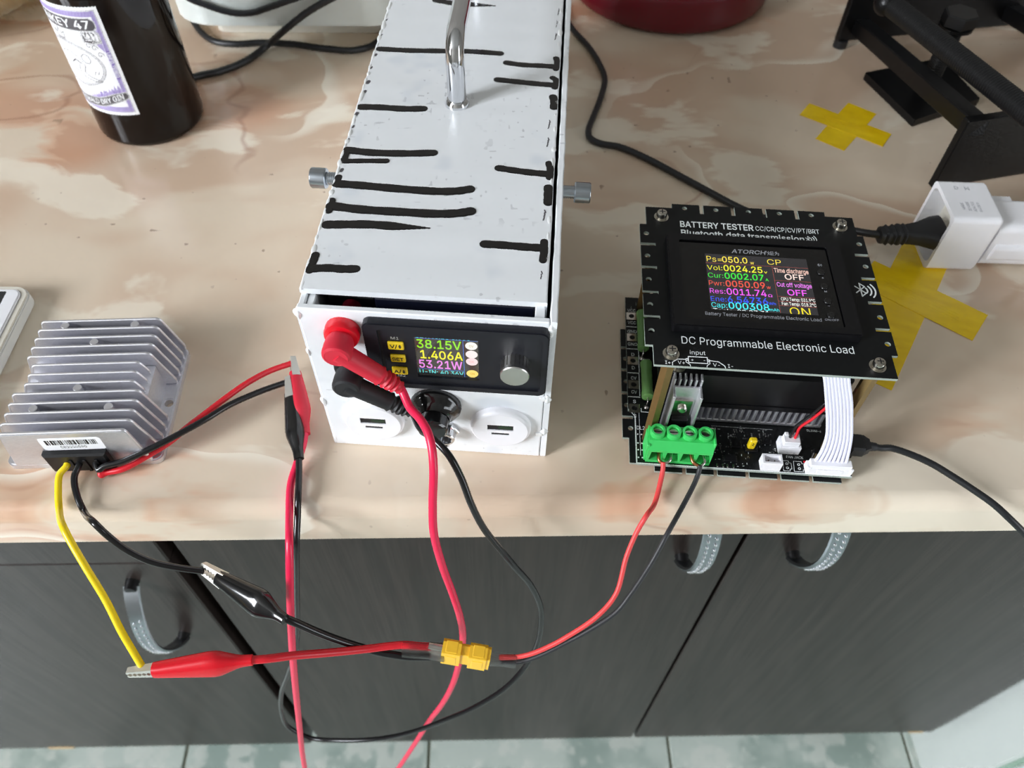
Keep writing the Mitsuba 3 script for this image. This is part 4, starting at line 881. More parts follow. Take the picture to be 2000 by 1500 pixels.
def plug(parent, u, z, du, dz, m):
    """Right-angled banana plug standing in the power box front."""
    part(parent, 'plug_barrel', front(lathe([(4.6, 5.4), (5.2, 5.6), (5.9, 7.0), (6.3, 10.2), (6.4, 14.6), (6.0, 15.8), (5.0, 16.4), (4.8, 16.2), (0, 16.2)], 36), u, z), m, 40)
    d = np.array([du, 0, dz], float); Ld = np.linalg.norm(d); d /= Ld
    xs = np.linspace(0, Ld, 34); t = xs / Ld; base = np.interp(t, [0, 0.2, 0.62, 0.66, 1.0], [4.9, 4.7, 4.4, 4.2, 3.2])
    rib = np.where((t > 0.66) & (t < 0.98), 0.55 * np.sign(np.sin((t - 0.66) / 0.32 * 4 * 2 * pi + 0.4)), 0.0)
    pth = np.array([u, -12.2, z]) + xs[:, None] * d
    a = np.arange(22) * 2 * pi / 22
    part(parent, 'plug_body', sweep(pth, np.c_[np.cos(a), np.sin(a)], np.c_[(base + rib) * 0.92, base + rib], up=(0, -1, 0)), m, 30, 'ribbed plug body', frame=PB)
    return PB.pt(*(pth[-1]))
for (u, z, m, lab) in ((18.9, 93.0, 'm_red_plastic', 'red socket collar'), (19.6, 70.6, 'm_black_plastic', 'black socket collar')):
    part(pb, 'socket_collar', front(lathe([(3.2, 0), (7.5, 0), (7.7, 0.8), (7.7, 4.2), (7.2, 5.4), (5.6, 5.9), (3.2, 5.9)], 40), u, z), m, 40, lab)

rl = thing('test_lead', 'red test lead looping from the white box down to a red clip on the worktop', 'cable')
e = plug(rl, 18.9, 93.0, 24.0, -23.4, 'm_red_rubber')
part(rl, 'lead_cable', tube([PB.pt(41.0, -12.2, 71.4), e, (-0.0365, 0.0125, 0.0661), (-0.0313, 0.005, 0.0675), (-0.0277, -0.002, 0.0672), (-0.026, -0.008, 0.0644), (-0.0255, -0.014, 0.0579), (-0.0267, -0.022, 0.0399), (-0.0269, -0.028, 0.0256), (-0.0245, -0.033, 0.0038), (-0.0205, -0.036, -0.0259), (-0.0179, -0.038, -0.0505), (-0.0174, -0.038, -0.0836), (-0.023, -0.037, -0.1447), (-0.029, -0.036, -0.1865), (-0.0383, -0.035, -0.2312), (-0.0482, -0.034, -0.2702), (-0.0636, -0.036, -0.3299), (-0.0869, -0.04, -0.414),
     (-0.1177, -0.044, -0.5221), (-0.1562, -0.048, -0.5973), (-0.1695, -0.05, -0.521), (-0.1589, -0.051, -0.3916), (-0.1465, -0.051, -0.3054), (-0.1299, -0.05, -0.2055), (-0.1154, -0.049, -0.1197), (-0.1053, -0.046, -0.0598), (-0.0988, -0.036, -0.0168), (-0.0967, -0.022, 0.0046), (-0.0994, -0.0052, 0.0035), (-0.1011, 0.0108, 0.003), (-0.0993, 0.0218, 0.0045), (-0.0974, 0.0322, 0.006), (-0.0972, 0.04, 0.0066)], 0.0019, 16), 'm_wire_pink', True, 'bright red cable')
clip_on(rl, (-0.1106, 0.0881, 0.0075), (-0.0967, 0.0381, 0.0066), (0.30, 0.1, 0.95), 'm_red_rubber', 1.05, 0.80)
bl = thing('test_lead', 'black test lead looping from the white box down to a black clip on the worktop', 'cable')
e = plug(bl, 19.6, 70.6, 26.4, -18.6, 'm_rubber')
part(bl, 'lead_cable', tube([PB.pt(43.6, -12.2, 53.4), e, (-0.0323, 0.008, 0.0562), (-0.0264, 0.001, 0.0585), (-0.0196, -0.006, 0.0565), (-0.0144, -0.012, 0.0478), (-0.01, -0.018, 0.0335), (-0.0045, -0.021, 0.0151), (0.0052, -0.024, -0.0071), (0.0111, -0.025, -0.0212), (0.0185, -0.025, -0.0407), (0.0249, -0.026, -0.0665), (0.0266, -0.028, -0.0883), (0.0255, -0.031, -0.1135), (0.02, -0.036, -0.1362), (0.0076, -0.043, -0.1585), (-0.0121, -0.048, -0.1836), (-0.033, -0.05, -0.207), (-0.0597, -0.05, -0.2393), (-0.0881, -0.048, -0.2651), (-0.1166, -0.045, -0.2793), (-0.139, -0.041, -0.2873), (-0.1531, -0.036, -0.2783), (-0.1524, -0.033, -0.2448), (-0.145, -0.03, -0.208), (-0.1343, -0.028, -0.1756), (-0.124, -0.026, -0.1447), (-0.1166, -0.024, -0.1142), (-0.1056, -0.02, -0.0552), (-0.0973, -0.015, -0.01), (-0.0963, -0.006, -0.0014), (-0.0959, 0.0013, 0.0045), (-0.097, 0.0137, 0.0055), (-0.0984, 0.0251, 0.0065)], 0.00165, 16), 'm_wire_black', True, 'glossy black cable')
clip_on(bl, (-0.1104, 0.0741, 0.008), (-0.098, 0.0229, 0.0066), (-0.25, 0.1, 0.95), 'm_black_gloss', 1.10, 0.80)

# ---- clip lead with yellow connector, hanging in front of the worktop edge
al = thing('clip_lead', 'short lead joining a red and a black alligator clip to a yellow connector', 'cable')
clip_on(al, (-0.1669, -0.0743, -0.0184), (-0.1106, -0.0702, -0.016), (0.30, 0.25, 0.9), 'm_red_plastic', 1.05, 1.02, 0.4)
clip_on(al, (-0.142, -0.0259, -0.0125), (-0.0966, -0.0543, -0.0086), (0.5, 0.5, 0.7), 'm_black_gloss', 1.05, 1.02, 1.6)
part(al, 'red_wire', tube([(-0.1137, -0.0703, -0.0162), (-0.1049, -0.0693, -0.0177), (-0.0947, -0.0664, -0.0227), (-0.078, -0.0615, -0.0335), (-0.0623, -0.0571, -0.0422), (-0.0526, -0.0549, -0.0453), (-0.0452, -0.0539, -0.0468), (-0.0376, -0.0542, -0.0481), (-0.032, -0.0542, -0.0491)], 0.00195, 16), 'm_wire_red', True, 'red silicone wire')
part(al, 'black_wire', tube([(-0.1, -0.0521, -0.0096), (-0.0941, -0.0536, -0.0131), (-0.0844, -0.055, -0.0238), (-0.0762, -0.0554, -0.0339), (-0.0675, -0.0558, -0.0427), (-0.0581, -0.0566, -0.0492), (-0.0493, -0.0574, -0.052), (-0.0431, -0.0575, -0.0544), (-0.0327, -0.0577, -0.0543)], 0.00195, 16), 'm_wire_black', True, 'black silicone wire')
XA = np.array((-0.0253, -0.0558, -0.0501)); XB = np.array((-0.0015, -0.0596, -0.0522)); ax = (XB - XA) / np.linalg.norm(XB - XA)
upv = np.cross(ax, -FWD); upv /= np.linalg.norm(upv); nrm = np.cross(upv, ax)          # nrm points towards the eye side
if nrm @ FWD > 0: nrm, upv = -nrm, -upv
ca_, sa_ = math.cos(math.radians(38)), math.sin(math.radians(38))
XF = oriented(XA, ax, ca_ * upv + sa_ * nrm)
def half(x0, x1, w, t, c):
    p = Polygon([(-w / 2, -t / 2 + c), (-w / 2 + c, -t / 2), (w / 2 - c, -t / 2), (w / 2, -t / 2 + c), (w / 2, t / 2), (-w / 2, t / 2)]).buffer(-0.4).buffer(0.4, quad_segs=3)
    return local(prism(p, x0, x1), (0, 0, 0), (0, 1, 0), (0, 0, 1), (1, 0, 0))
yc = part(al, 'connector', cat_([half(-1.0, 8.4, 15.6, 8.6, 2.4), half(8.0, 13.0, 13.4, 6.6, 1.8)]), 'm_connector_yellow', False, 'yellow two-pole connector', frame=XF)
part(yc, 'raised_panel', cat_([cbox(0.8, 6.6, -5.0, 5.0, 4.1, 4.6, 0.2), cbox(0.8, 6.6, 7.6, 8.05, -2.6, 3.4, 0.2)]), 'm_connector_yellow', False, frame=XF)
def shrink(parent, p0, p1, h0, h1, t0, t1):
    pth = np.linspace(p0, p1, 12); k = np.linspace(0, 1, 12)
    sc = np.c_[np.interp(k, [0, 0.35, 0.6, 1], [t0, t0, (t0 + t1) / 2 * 0.92, t1]), np.interp(k, [0, 0.35, 0.6, 1], [h0, h0, min(h0, h1) * 0.96, h1])]
    up_ = ca_ * nrm - sa_ * upv
    outer = sweep(pth, circle(1.0, 28), sc * 0.001, caps=False, up=-up_)
    inner = sweep(pth, circle(1.0, 28), (sc - 0.45) * 0.001, caps=False, up=-up_)
    n = len(outer.vertices); F = [np.asarray(outer.faces), np.asarray(inner.faces)[:, ::-1] + n]
    j = np.arange(28); j2 = (j + 1) % 28
    F += [np.stack([j, n + j, n + j2], -1), np.stack([j, n + j2, j2], -1)]
    b = n - 28; F += [np.stack([b + j, n + b + j2, n + b + j], -1), np.stack([b + j, b + j2, n + b + j2], -1)]
    part(parent, 'shrink_sleeve', trimesh.Trimesh(np.vstack([outer.vertices, inner.vertices]), np.vstack(F), process=False), 'm_sleeve', 50, 'clear milky shrink sleeve')
shrink(al, np.array((-0.0463, -0.0555, -0.0493)), np.array((-0.0253, -0.0566, -0.0507)), 6.2, 7.6, 3.6, 4.4)
for dz in (-2.6, 2.6):
    part(al, 'solder_cup', cyl(XF.pt(-8, dz * 1.2, 0), XF.pt(-1, dz * 1.2, 0), 0.0018, n=14), 'm_solder', 40)

pl = thing('connector_lead', 'thin red and black lead from the green terminal block to a yellow connector', 'cable')
yc2 = part(pl, 'connector', cat_([half(12.6, 21.6, 15.8, 8.8, 2.4), half(21.2, 23.4, 14.4, 7.6, 2.0)]), 'm_connector_yellow', False, 'yellow two-pole connector', frame=XF)
part(yc2, 'raised_panel', cat_([cbox(14.4, 20.2, -4.6, 4.6, 4.2, 4.7, 0.2), cbox(14.4, 20.2, 7.7, 8.15, -2.6, 3.4, 0.2)]), 'm_connector_yellow', False, frame=XF)
shrink(pl, np.array((0.0109, -0.0611, -0.053)), np.array((-0.002, -0.0596, -0.0523)), 5.0, 5.6, 3.2, 3.6)
part(pl, 'red_wire', tube([(0.0024, -0.0596, -0.0509), (0.0114, -0.0599, -0.0496), (0.019, -0.0593, -0.0464), (0.0271, -0.0574, -0.0422), (0.0341, -0.0552, -0.0379), (0.0501, -0.0483, -0.0271), (0.0594, -0.0403, -0.0183), (0.0643, -0.0269, -0.0043), (0.0692, -0.0182, 0.0049), (0.0731, -0.0135, 0.011), (0.0799, -0.0024, 0.0035), (0.0839, 0.0086, 0.0055), (0.0854, 0.0143, 0.0085), (0.0854, 0.0169, 0.0105)], 0.00125, 14), 'm_silicone_red', True, 'thin red silicone wire')
part(pl, 'black_wire', tube([(0.0024, -0.0606, -0.0541), (0.012, -0.061, -0.0541), (0.0217, -0.0596, -0.0503), (0.0344, -0.0559, -0.0434), (0.0481, -0.0515, -0.0346), (0.0598, -0.0463, -0.0266), (0.0663, -0.0406, -0.0196), (0.0765, -0.0291, -0.0081), (0.0842, -0.0186, 0.0037), (0.0943, -0.0031, 0.0035), (0.1014, 0.0084, 0.0055), (0.1036, 0.0132, 0.0085), (0.1037, 0.0149, 0.0105)], 0.00125, 14), 'm_silicone_black', True, 'thin black silicone wire')
for (w, us) in ((((0.0854, 0.0162, 0.0098)), (4.6, 10.6)), (((0.1038, 0.0145, 0.0098)), (20.2, 26.6))):
    for k, u in enumerate(us):
        a, b = np.array(w), TF.pt(u, -10.6, 12.2); m_ = (a + b) / 2 + np.array([(-0.0012 if k == 0 else 0.0012), -0.0016, -0.0004])
        part(pl, 'bare_strand', tube([a, m_, b], 0.0009, 12), 'm_copper' if k == 0 else 'm_solder', True, 'tinned bare copper end' if k == 0 else None)
# ================================================================== things around them on the worktop
WF = Frame((0, 0, 0))
# ---- USB cable into the battery tester
uc = thing('usb_cable', 'black cable plugged into the right side of the battery tester', 'cable')
p0, p1 = TF.pt(100.4, -0.4, 12.4), TF.pt(113.2, -0.2, 11.4)
uf = oriented(p0, p1 - p0, (0, 0, 1))
part(uc, 'plug', cat_([cbox(0, 8.6, -5.2, 5.2, -3.6, 3.6, 1.2), hull([(8.0, s * 4.6, t * 3.2) for s in (-1, 1) for t in (-1, 1)] + [(11.4, s * 2.8, t * 2.4) for s in (-1, 1) for t in (-1, 1)]), cyl((11, 0, 0), (15.4, 0, 0), 2.5, 2.1, 18, 0.3)]), 'm_rubber', 35, frame=uf)
part(uc, 'sheath', tube([uf.pt(14, 0, 0), uf.pt(18, 0, -0.4), (0.2038, 0.0241, 0.01), (0.214, 0.021, 0.0085), (0.2234, 0.016, 0.0075), (0.232, 0.0093, 0.0065), (0.2403, 0.0021, 0.0055), (0.2486, -0.0053, 0.004), (0.2558, -0.012, 0.0009), (0.2687, -0.018, -0.0093), (0.2997, -0.022, -0.0437), (0.3449, -0.02, -0.1102)], 0.00175, 14), 'm_cable', True)

# ---- mains cord, adapter and socket strip on the right
pc = thing('mains_cable', 'black mains cable running behind the battery tester into the white adapter', 'cable')
part(pc, 'sheath', tube([(0.0485, 0.5444, 0.0026), (0.0594, 0.4895, 0.0026), (0.0684, 0.4433, 0.0026), (0.0802, 0.4143, 0.0026), (0.0871, 0.3875, 0.0026), (0.089, 0.3682, 0.0026), (0.0835, 0.3429, 0.0026), (0.0757, 0.3182, 0.0026), (0.071, 0.302, 0.0026), (0.0718, 0.2935, 0.0026), (0.0783, 0.2875, 0.0026), (0.0918, 0.2833, 0.0026), (0.1087, 0.2711, 0.0026), (0.1309, 0.2503, 0.0026), (0.1522, 0.2298, 0.0026), (0.164, 0.2189, 0.0026), (0.1812, 0.205, 0.004), (0.2044, 0.1945, 0.008), (0.2233, 0.1851, 0.013), (0.233, 0.1779, 0.0165), (0.2417, 0.1743, 0.018)], 0.0023, 14), 'm_cable', True)
a_, b_ = np.array((0.2398, 0.1743, 0.018)), np.array((0.2783, 0.1744, 0.0195)); pf = oriented(a_, b_ - a_, (0, 0, 1)); Lp_ = np.linalg.norm(b_ - a_) * 1000
ring = []
xs = np.linspace(0, Lp_, 30); t = xs / Lp_
wy = np.interp(t, [0, 0.08, 0.40, 0.45, 0.62, 0.85, 1.0], [4.6, 5.2, 5.6, 5.8, 7.4, 11.6, 12.4]); wz = np.interp(t, [0, 0.08, 0.40, 0.45, 0.62, 0.85, 1.0], [4.4, 5.0, 5.4, 5.2, 5.4, 6.4, 6.6])
ribs = np.where((t > 0.06) & (t < 0.42), 0.5 * np.sign(np.sin(t / 0.36 * 4 * 2 * pi)), 0)
aa = np.arange(20) * 2 * pi / 20
part(pc, 'plug', sweep(np.c_[xs, 0 * xs, 0 * xs], np.c_[np.sign(np.cos(aa)) * np.abs(np.cos(aa)) ** 0.6, np.sign(np.sin(aa)) * np.abs(np.sin(aa)) ** 0.6], np.c_[wy + ribs, wz + ribs], up=(0, 0, 1)), 'm_rubber', 30, 'ribbed black mains plug', frame=pf)

ad = thing('plug_adapter', 'white cube-shaped plug adapter with grey print, lying beside the yellow tape cross', 'adapter')
AF = Frame((0.2875, 0.1790, 0.0), math.radians(-3.0))
sq = rrect(-18.5, 18.5, 0.4, 42.0, 3.6)
def endon(poly, x0, x1): return local(prism(poly, x0, x1), (0, 0, 0), (0, 1, 0), (0, 0, 1), (1, 0, 0))
shell = endon(sq.difference(rrect(-16.0, 16.0, 3.0, 39.4, 5.0)), -14.6, -2)
part(ad, 'shell', cat_([shell, endon(sq, -2, 13.6), endon(sq.buffer(-1.0), 13.6, 15.0)]), 'm_white_plastic', 30, frame=AF)
part(ad, 'recess_back', endon(rrect(-15.8, 15.8, 3.2, 39.2, 5.0), -2.4, -1.9), 'm_ivory', False, frame=AF)
ptx = [shift(local(words(s, w, 1.7, True, 0.06, 'c'), (0, 0, 0), (0, 1, 0), (-1, 0, 0), (0, 0, 1)), x, y) for s, w, x, y in (('10 A 250 V~', 9.0, 4.0, -6.8), ('AD4701', 9.0, 0.9, -6.6), ('IEC 60884', 8.0, -2.2, -6.4), ('MADE', 6.0, -5.6, -6.4))]
ptx += [local(stroke(q, 0.4, 0.06), (x, y, 0), (0, 1, 0), (-1, 0, 0), (0, 0, 1)) for q, x, y in (([(-1.4, -1.2), (1.4, 1.2), (-1.4, 1.2), (1.4, -1.2), (-1.4, -1.2)], 1.0, 10.0), ([(-1.2, 1.0), (1.2, 1.0), (1.2, -0.4), (0, -1.2), (-1.2, -0.4), (-1.2, 1.0)], -5.4, 10.4))]
part(ad, 'grey_print', AF(shift(cat_(ptx), 0, 0, 42.02)), 'm_print_light', False)

es = thing('extension_socket', 'white socket block at the right edge, plugged to the white adapter', 'socket')
EF = Frame((0.3035, 0.1760, 0.0), math.radians(-3.0))
part(es, 'housing', cat_([endon(rrect(-14.0, 14.0, 3.0, 35.0, 5.0), 1.0, 70), endon(rrect(-16.6, 16.6, 9.0, 22.0, 4.0), 4.0, 44)]), 'm_white_plastic', 30, frame=EF)
part(es, 'rib', cbox(2.6, 18.0, 10.4, 17.6, 22.0, 34.0, 1.6), 'm_white_plastic', False, frame=EF)
part(es, 'side_slot', cbox(33, 38, -17.0, -14.4, 12, 30, 0.4), 'm_recess', False, frame=EF)

# ---- yellow tape crosses
def tape_cross(label, strips, wide):
    k = thing('tape_cross', label, 'tape')
    for n_, (a, b, w_) in enumerate(strips):
        a, b = np.array(a)[:2], np.array(b)[:2]; d = (b - a) / np.linalg.norm(b - a); q = np.array([-d[1], d[0]])
        pts = []
        Ln = np.linalg.norm(b - a); m_ = 9
        for s in (1, -1):
            row_ = [a + d * Ln * i / m_ + s * q * (w_ / 2 + rng.uniform(-1, 1) * 0.00012) for i in range(m_ + 1)]
            pts += row_ if s > 0 else row_[::-1]
        z0 = 0.00012 + 0.00028 * n_
        part(k, 'strip', prism(Polygon(pts), z0, z0 + 0.00022), 'm_tape', False)
        if n_:
            wr = [prism(LineString([a + d * Ln * i / 6 + q * (o + 0.0004 * math.sin(i * 2.1 + o * 900)) for i in range(1, 6)]).buffer(0.00012, quad_segs=1), z0 + 0.0002, z0 + 0.00032) for o in (-0.003, -0.0005, 0.0022)]
            part(k, 'crease', cat_(wr), 'm_tape', False, kind='stuff')
tape_cross('small yellow tape cross on the worktop beside the black steel frame', [((0.2825, 0.334, 0), (0.2455, 0.2892, 0), .0225), ((0.2377, 0.3326, 0), (0.2891, 0.2941, 0), .0185)], 0.02)
tape_cross('large yellow tape cross on the worktop right of the battery tester', [((0.2828, 0.1837, 0), (0.2095, 0.0763, 0), .0300), ((0.234, 0.1599, 0), (0.2891, 0.1133, 0), .0260)], 0.03)

# ---- dark bottle
GB = Frame((-0.2478, 0.3221, 0.0))
gb = thing('bottle', 'dark brown glass bottle with a white and purple stamp-shaped label', 'bottle')
R_ = 36.8
part(gb, 'body', lathe([(0, 2.2), (24, 1.6), (31.0, 0.25), (34.2, 0.4), (36.0, 1.8), (R_, 4.4), (R_, 104.0), (36.2, 110), (33.4, 117), (27.0, 124), (19.0, 130), (14.8, 136), (13.6, 146), (13.6, 156), (15.6, 157), (15.8, 164), (14.0, 166), (0, 166)], 96), 'm_bottle', 40, frame=GB)
part(gb, 'stopper', cyl((0, 0, 166), (0, 0, 182), 13.0, 13.5, 40, 1.0), 'm_cork', 40, frame=GB)
part(gb, 'neck_ring', shift(lathe([(13.5, 0), (16.6, 0), (16.8, 2.4), (16.6, 4.8), (13.5, 4.8)], 40), 0, 0, 158), 'm_nickel', 40, frame=GB)
def wrap(m, rr):
    """Bends a flat print (x along the girth in mm from the front, y up) round the bottle."""
    m = m.copy(); v, f = trimesh.remesh.subdivide_to_size(np.asarray(m.vertices), np.asarray(m.faces), 3.0)
    a = v[:, 0] / R_; r_ = rr + v[:, 2]
    return GB(trimesh.Trimesh(np.c_[r_ * np.sin(a), -r_ * np.cos(a), v[:, 1]], f, process=False))
S0, S1 = -57.0, 9.4; SM = (S0 + S1) / 2
edge = []
nT = 33
for i in range(nT): x = S0 + (S1 - S0) * (i + 0.5) / nT; edge += [Point(x, 26.4).buffer(0.62, quad_segs=4), Point(x, 102.0).buffer(0.62, quad_segs=4)]
lb = part(gb, 'label', wrap(prism(sbox(S0, 26.6, S1, 101.8).difference(unary_union(edge)), 0, 0.08), R_ + 0.05), 'm_paper', True, 'white stamp-like label with toothed edge')
def print_on(polys, name, m, lift, label=None):
    part(lb, name, wrap(cat_([prism(p, 0, 0.02) if hasattr(p, 'geom_type') else p for p in polys]), R_ + 0.14 + lift), m, True, label)
def mir(fn): return fn
frame_in = sbox(S0 + 2.2, 29.0, S1 - 2.0, 99.4)
print_on([frame_in.difference(frame_in.buffer(-0.22))], 'border_line', 'm_print_grey', 0.0)
purple = [sbox(S1 - 5.0, 29.4, S1 - 2.5, 99.0), sbox(S0 + 2.6, 29.4, S0 + 5.2, 99.0), sbox(S0 + 5, 95.4, S1 - 5, 98.8), sbox(S0 + 5, 29.4, S1 - 5, 33.2)]
hill = [(S1 - 5.2, 34.0), (S1 - 5.2, 46.5)]
x = S1 - 5.4; tr_ = []
for i in range(24):
    x = S1 - 5.6 - i * 1.1; h_ = 46.5 - 0.42 * i + (2.6 if i % 2 else -0.4) + 1.4 * rng.random(); tr_.append((x, h_))
purple += [Polygon([(S1 - 5.2, 38.0), (S1 - 5.2, 46.0)] + tr_ + [(x - 1, 35.0)]).buffer(0), Polygon([(S1 - 5.2, 72), (S1 - 5.2, 87), (S1 - 9, 85), (S1 - 14, 88), (S1 - 16, 84), (S1 - 9, 78)]),
           Polygon([(S0 + 5.4, 38.0), (S0 + 5.4, 46.0), (S0 + 12, 43), (S0 + 20, 36)]), Polygon([(S0 + 5.4, 72), (S0 + 5.4, 87), (S0 + 14, 88), (S0 + 9, 78)])]
print_on(purple, 'purple_print', 'm_purple', 0.02)
hat = [stroke([(x0, y0), (x0 + 0.9, y0 + 2.0)], 0.28, 0.02) for y0 in np.arange(30, 98, 2.4) for x0 in (S1 - 4.6,)] + [stroke([(x0, 95.8), (x0 + 0.8, 98.4)], 0.25, 0.02) for x0 in np.arange(S0 + 6, S1 - 6, 2.0)]
hat += [prism(Polygon([(xx, yy), (xx + 1.0, yy), (xx + 0.5, yy + 2.2)]), 0, 0.02) for xx, yy in [(rng.uniform(-15, 3), rng.uniform(38.5, 44)) for _ in range(26)]]
print_on(hat, 'hatching', 'm_purple_dark', 0.04)
ban = Polygon([(-52, 86.6), (-52, 94.2), (2.0, 94.2), (4.4, 92.2), (4.4, 88.6), (2.0, 86.6)])
print_on([ban.buffer(0.7)], 'banner_edge', 'm_paper', 0.05); print_on([ban.buffer(0.45).difference(ban.buffer(0.2)), ban], 'banner', 'm_print_grey', 0.07)
print_on([shift(words('MONKEY 47', 49.0, 5.2, True, 0.02), -47.6, 87.9)], 'banner_lettering', 'm_paper', 0.09)
bdg = Polygon([(-6.4, 79.0), (-6.4, 84.4), (-5.0, 86.0), (2.8, 86.0), (4.2, 84.4), (4.2, 79.0), (-1.0, 77.8)])
print_on([bdg.buffer(0.7)], 'badge_edge', 'm_paper', 0.10); print_on([bdg.buffer(0.5).difference(bdg.buffer(0.2)), bdg.buffer(-0.3)], 'badge', 'm_print_grey', 0.11)
print_on([shift(words('500 ML', 8.0, 3.6, True, 0.02, 'c'), -1.1, 80.0)], 'badge_lettering', 'm_paper', 0.13)
dryp = np.array([(-53, 33.0), (-30, 30.6), (-12, 33.0), (0, 37.4), (6.2, 39.4), (7.2, 41.2), (6.0, 43.4), (-1, 42.4), (-13, 38.4), (-30, 36.6), (-53, 39.0)])
dry = Polygon(dryp)
print_on([dry.buffer(0.8)], 'banner_edge', 'm_paper', 0.05); print_on([dry.buffer(0.55).difference(dry.buffer(0.25)), dry], 'banner', 'm_print_grey', 0.07)
dl = words('SCHWARZWALD DRY GIN', 54.0, 3.7, True, 0.02); dv_ = np.array(dl.vertices); dv_[:, 0] += -50.0; dv_[:, 1] += np.interp(dv_[:, 0], [-53, -30, -12, 0, 6.2], [34.2, 31.8, 34.2, 38.2, 39.8]); dl.vertices = dv_
print_on([dl], 'banner_lettering', 'm_paper', 0.09)
uv_ = local(words('UNFILTERED', 17.5, 1.9, True, 0.02), (0, 0, 0), (0, -1, 0), (1, 0, 0), (0, 0, 1)); print_on([shift(prism(sbox(4.4, 53.4, 6.9, 73.2), 0, 0.02), 0, 0)], 'strip', 'm_purple_dark', 0.05); print_on([shift(uv_, 4.7, 72.2)], 'lettering', 'm_paper', 0.08)
ov = [(-24 + 22.5 * math.cos(t), 62 + 14.2 * math.sin(t)) for t in np.linspace(0, 2 * pi, 60)]
ovp = Polygon(ov)
print_on([ovp.buffer(1.6)], 'medallion', 'm_paper', 0.06)
print_on([ovp.buffer(1.6).difference(ovp.buffer(1.25)), ovp.buffer(0.15).difference(ovp.buffer(-0.2)), ovp.buffer(0.95).difference(ovp.buffer(0.7))], 'medallion_line', 'm_print_grey', 0.08)
ink = [stroke(q, w_, 0.02) for q, w_ in (([(-33, 66), (-28, 69.5), (-22, 70), (-17, 67.5), (-14, 64), (-13.5, 60.5)], 0.5), ([(-13.5, 68.5), (-11, 70.5), (-8.5, 69.5), (-7.5, 66.5), (-9, 64), (-12, 64), (-13.5, 66), (-13.5, 68.5)], 0.5), ([(-14, 61), (-16, 57), (-13, 54), (-9, 53), (-5.5, 51.6)], 0.6),
       ([(-18, 62), (-20, 57), (-17, 53), (-12, 51.6), (-6, 50.8)], 0.5), ([(-27, 64), (-25, 59), (-21, 55)], 0.6), ([(-31, 66), (-34, 60), (-31, 54), (-26, 52)], 0.6), ([(-33, 66), (-38, 70), (-39, 64), (-36, 61)], 0.45), ([(-16, 63), (-20, 65), (-24, 62)], 0.9), ([(-9, 56), (-7.5, 58.5), (-6, 56.6), (-5, 58.8)], 0.4))]
ink += [stroke([(x0 + 2.2 * math.cos(t) * (1 - t / 8), y0 + 2.2 * math.sin(t) * (1 - t / 8)) for t in np.linspace(0, 7, 16)], 0.35, 0.02) for x0, y0 in ((-1.4, 75.0), (-4.5, 76.6), (0.6, 70.4))]
ink += [stroke(q, 0.4, 0.02) for q in ([(-28, 79), (-29, 83.5), (-26.5, 81.5), (-24.5, 85), (-22.5, 81.5), (-20, 83.5), (-21, 79), (-28, 79)], [(-24.5, 85), (-24.5, 86.2)], [(-28.4, 78.2), (-20.6, 78.2)])]
print_on(ink, 'line_drawing', 'm_print_grey', 0.09)

# ---- white appliance with rounded corners behind
wb = thing('white_appliance', 'white rounded appliance at the back, behind the black cables', 'appliance')
rp = rrect(-251, -60, 413.0, 588, 34)
part(wb, 'housing', cat_([prism(rp, 20.5, 150), prism(rp.buffer(-1.5), 19.5, 20.5)]), 'm_white_appliance', 40, frame=WF)
part(wb, 'base', prism(rp.buffer(-26), 0.3, 19.5), 'm_ivory', False, frame=WF)
def loose(label, pts, r_): 
    k = thing('black_cable', label, 'cable'); scene[k] = mikit.ply(tube(pts, r_, 14), 'm_cable', True); return k
loose('black cable lying in front of the white appliance, running behind the white box', [(-0.2748, 0.5284, 0.004), (-0.2602, 0.4858, 0.003), (-0.2457, 0.4512, 0.0028), (-0.2342, 0.4325, 0.0026), (-0.2219, 0.4209, 0.0026), (-0.2048, 0.4172, 0.0026), (-0.1848, 0.4196, 0.0026), (-0.1598, 0.4175, 0.0026), (-0.1344, 0.4115, 0.0026), (-0.1096, 0.4087, 0.0026), (-0.0947, 0.4163, 0.0026), (-0.0851, 0.4366, 0.0026), (-0.0784, 0.4627, 0.0026)], 0.0025)
loose('black cable rising from behind the bottle across the white appliance', [(-0.2432, 0.3552, 0.0027), (-0.2255, 0.371, 0.0027), (-0.2093, 0.3781, 0.0027), (-0.1922, 0.3925, 0.0027), (-0.1788, 0.411, 0.0045), (-0.1574, 0.4035, 0.0236), (-0.1396, 0.405, 0.0355), (-0.1205, 0.406, 0.0454), (-0.1021, 0.407, 0.0535), (-0.0742, 0.407, 0.0635)], 0.0026)
loose('thin black cable drooping against the front of the white appliance', [(-0.2342, 0.408, 0.0508), (-0.2261, 0.408, 0.0439), (-0.2151, 0.4085, 0.0386), (-0.2027, 0.4085, 0.0342), (-0.1922, 0.4085, 0.0326), (-0.1815, 0.4085, 0.0335), (-0.1668, 0.4085, 0.038), (-0.1501, 0.4085, 0.0436), (-0.1297, 0.4085, 0.0495), (-0.1138, 0.4085, 0.0527)], 0.0024)

# ---- dark red round base
rd = thing('round_base', 'dark red round glossy base at the back of the worktop', 'kitchenware')
DF = Frame((0.1585, 0.5195, 0.0))
part(rd, 'rim', lathe([(0, 2.0), (80, 1.6), (85.5, 3.0), (88.0, 6.0), (88.8, 12), (88.4, 27), (87.4, 30.2), (84.0, 31.8), (62, 32.6), (58, 34)], 96), 'm_dark_red', 40, frame=DF)
part(rd, 'upper_body', lathe([(62, 32.4), (52, 36), (46, 44), (44, 60), (43, 110), (0, 112)], 72), 'm_dark_red', 40, frame=DF)
part(rd, 'foot', lathe([(0, 0.2), (60, 0.2), (60, 2.0), (0, 2.0)], 48), 'm_rubber', 40, frame=DF)

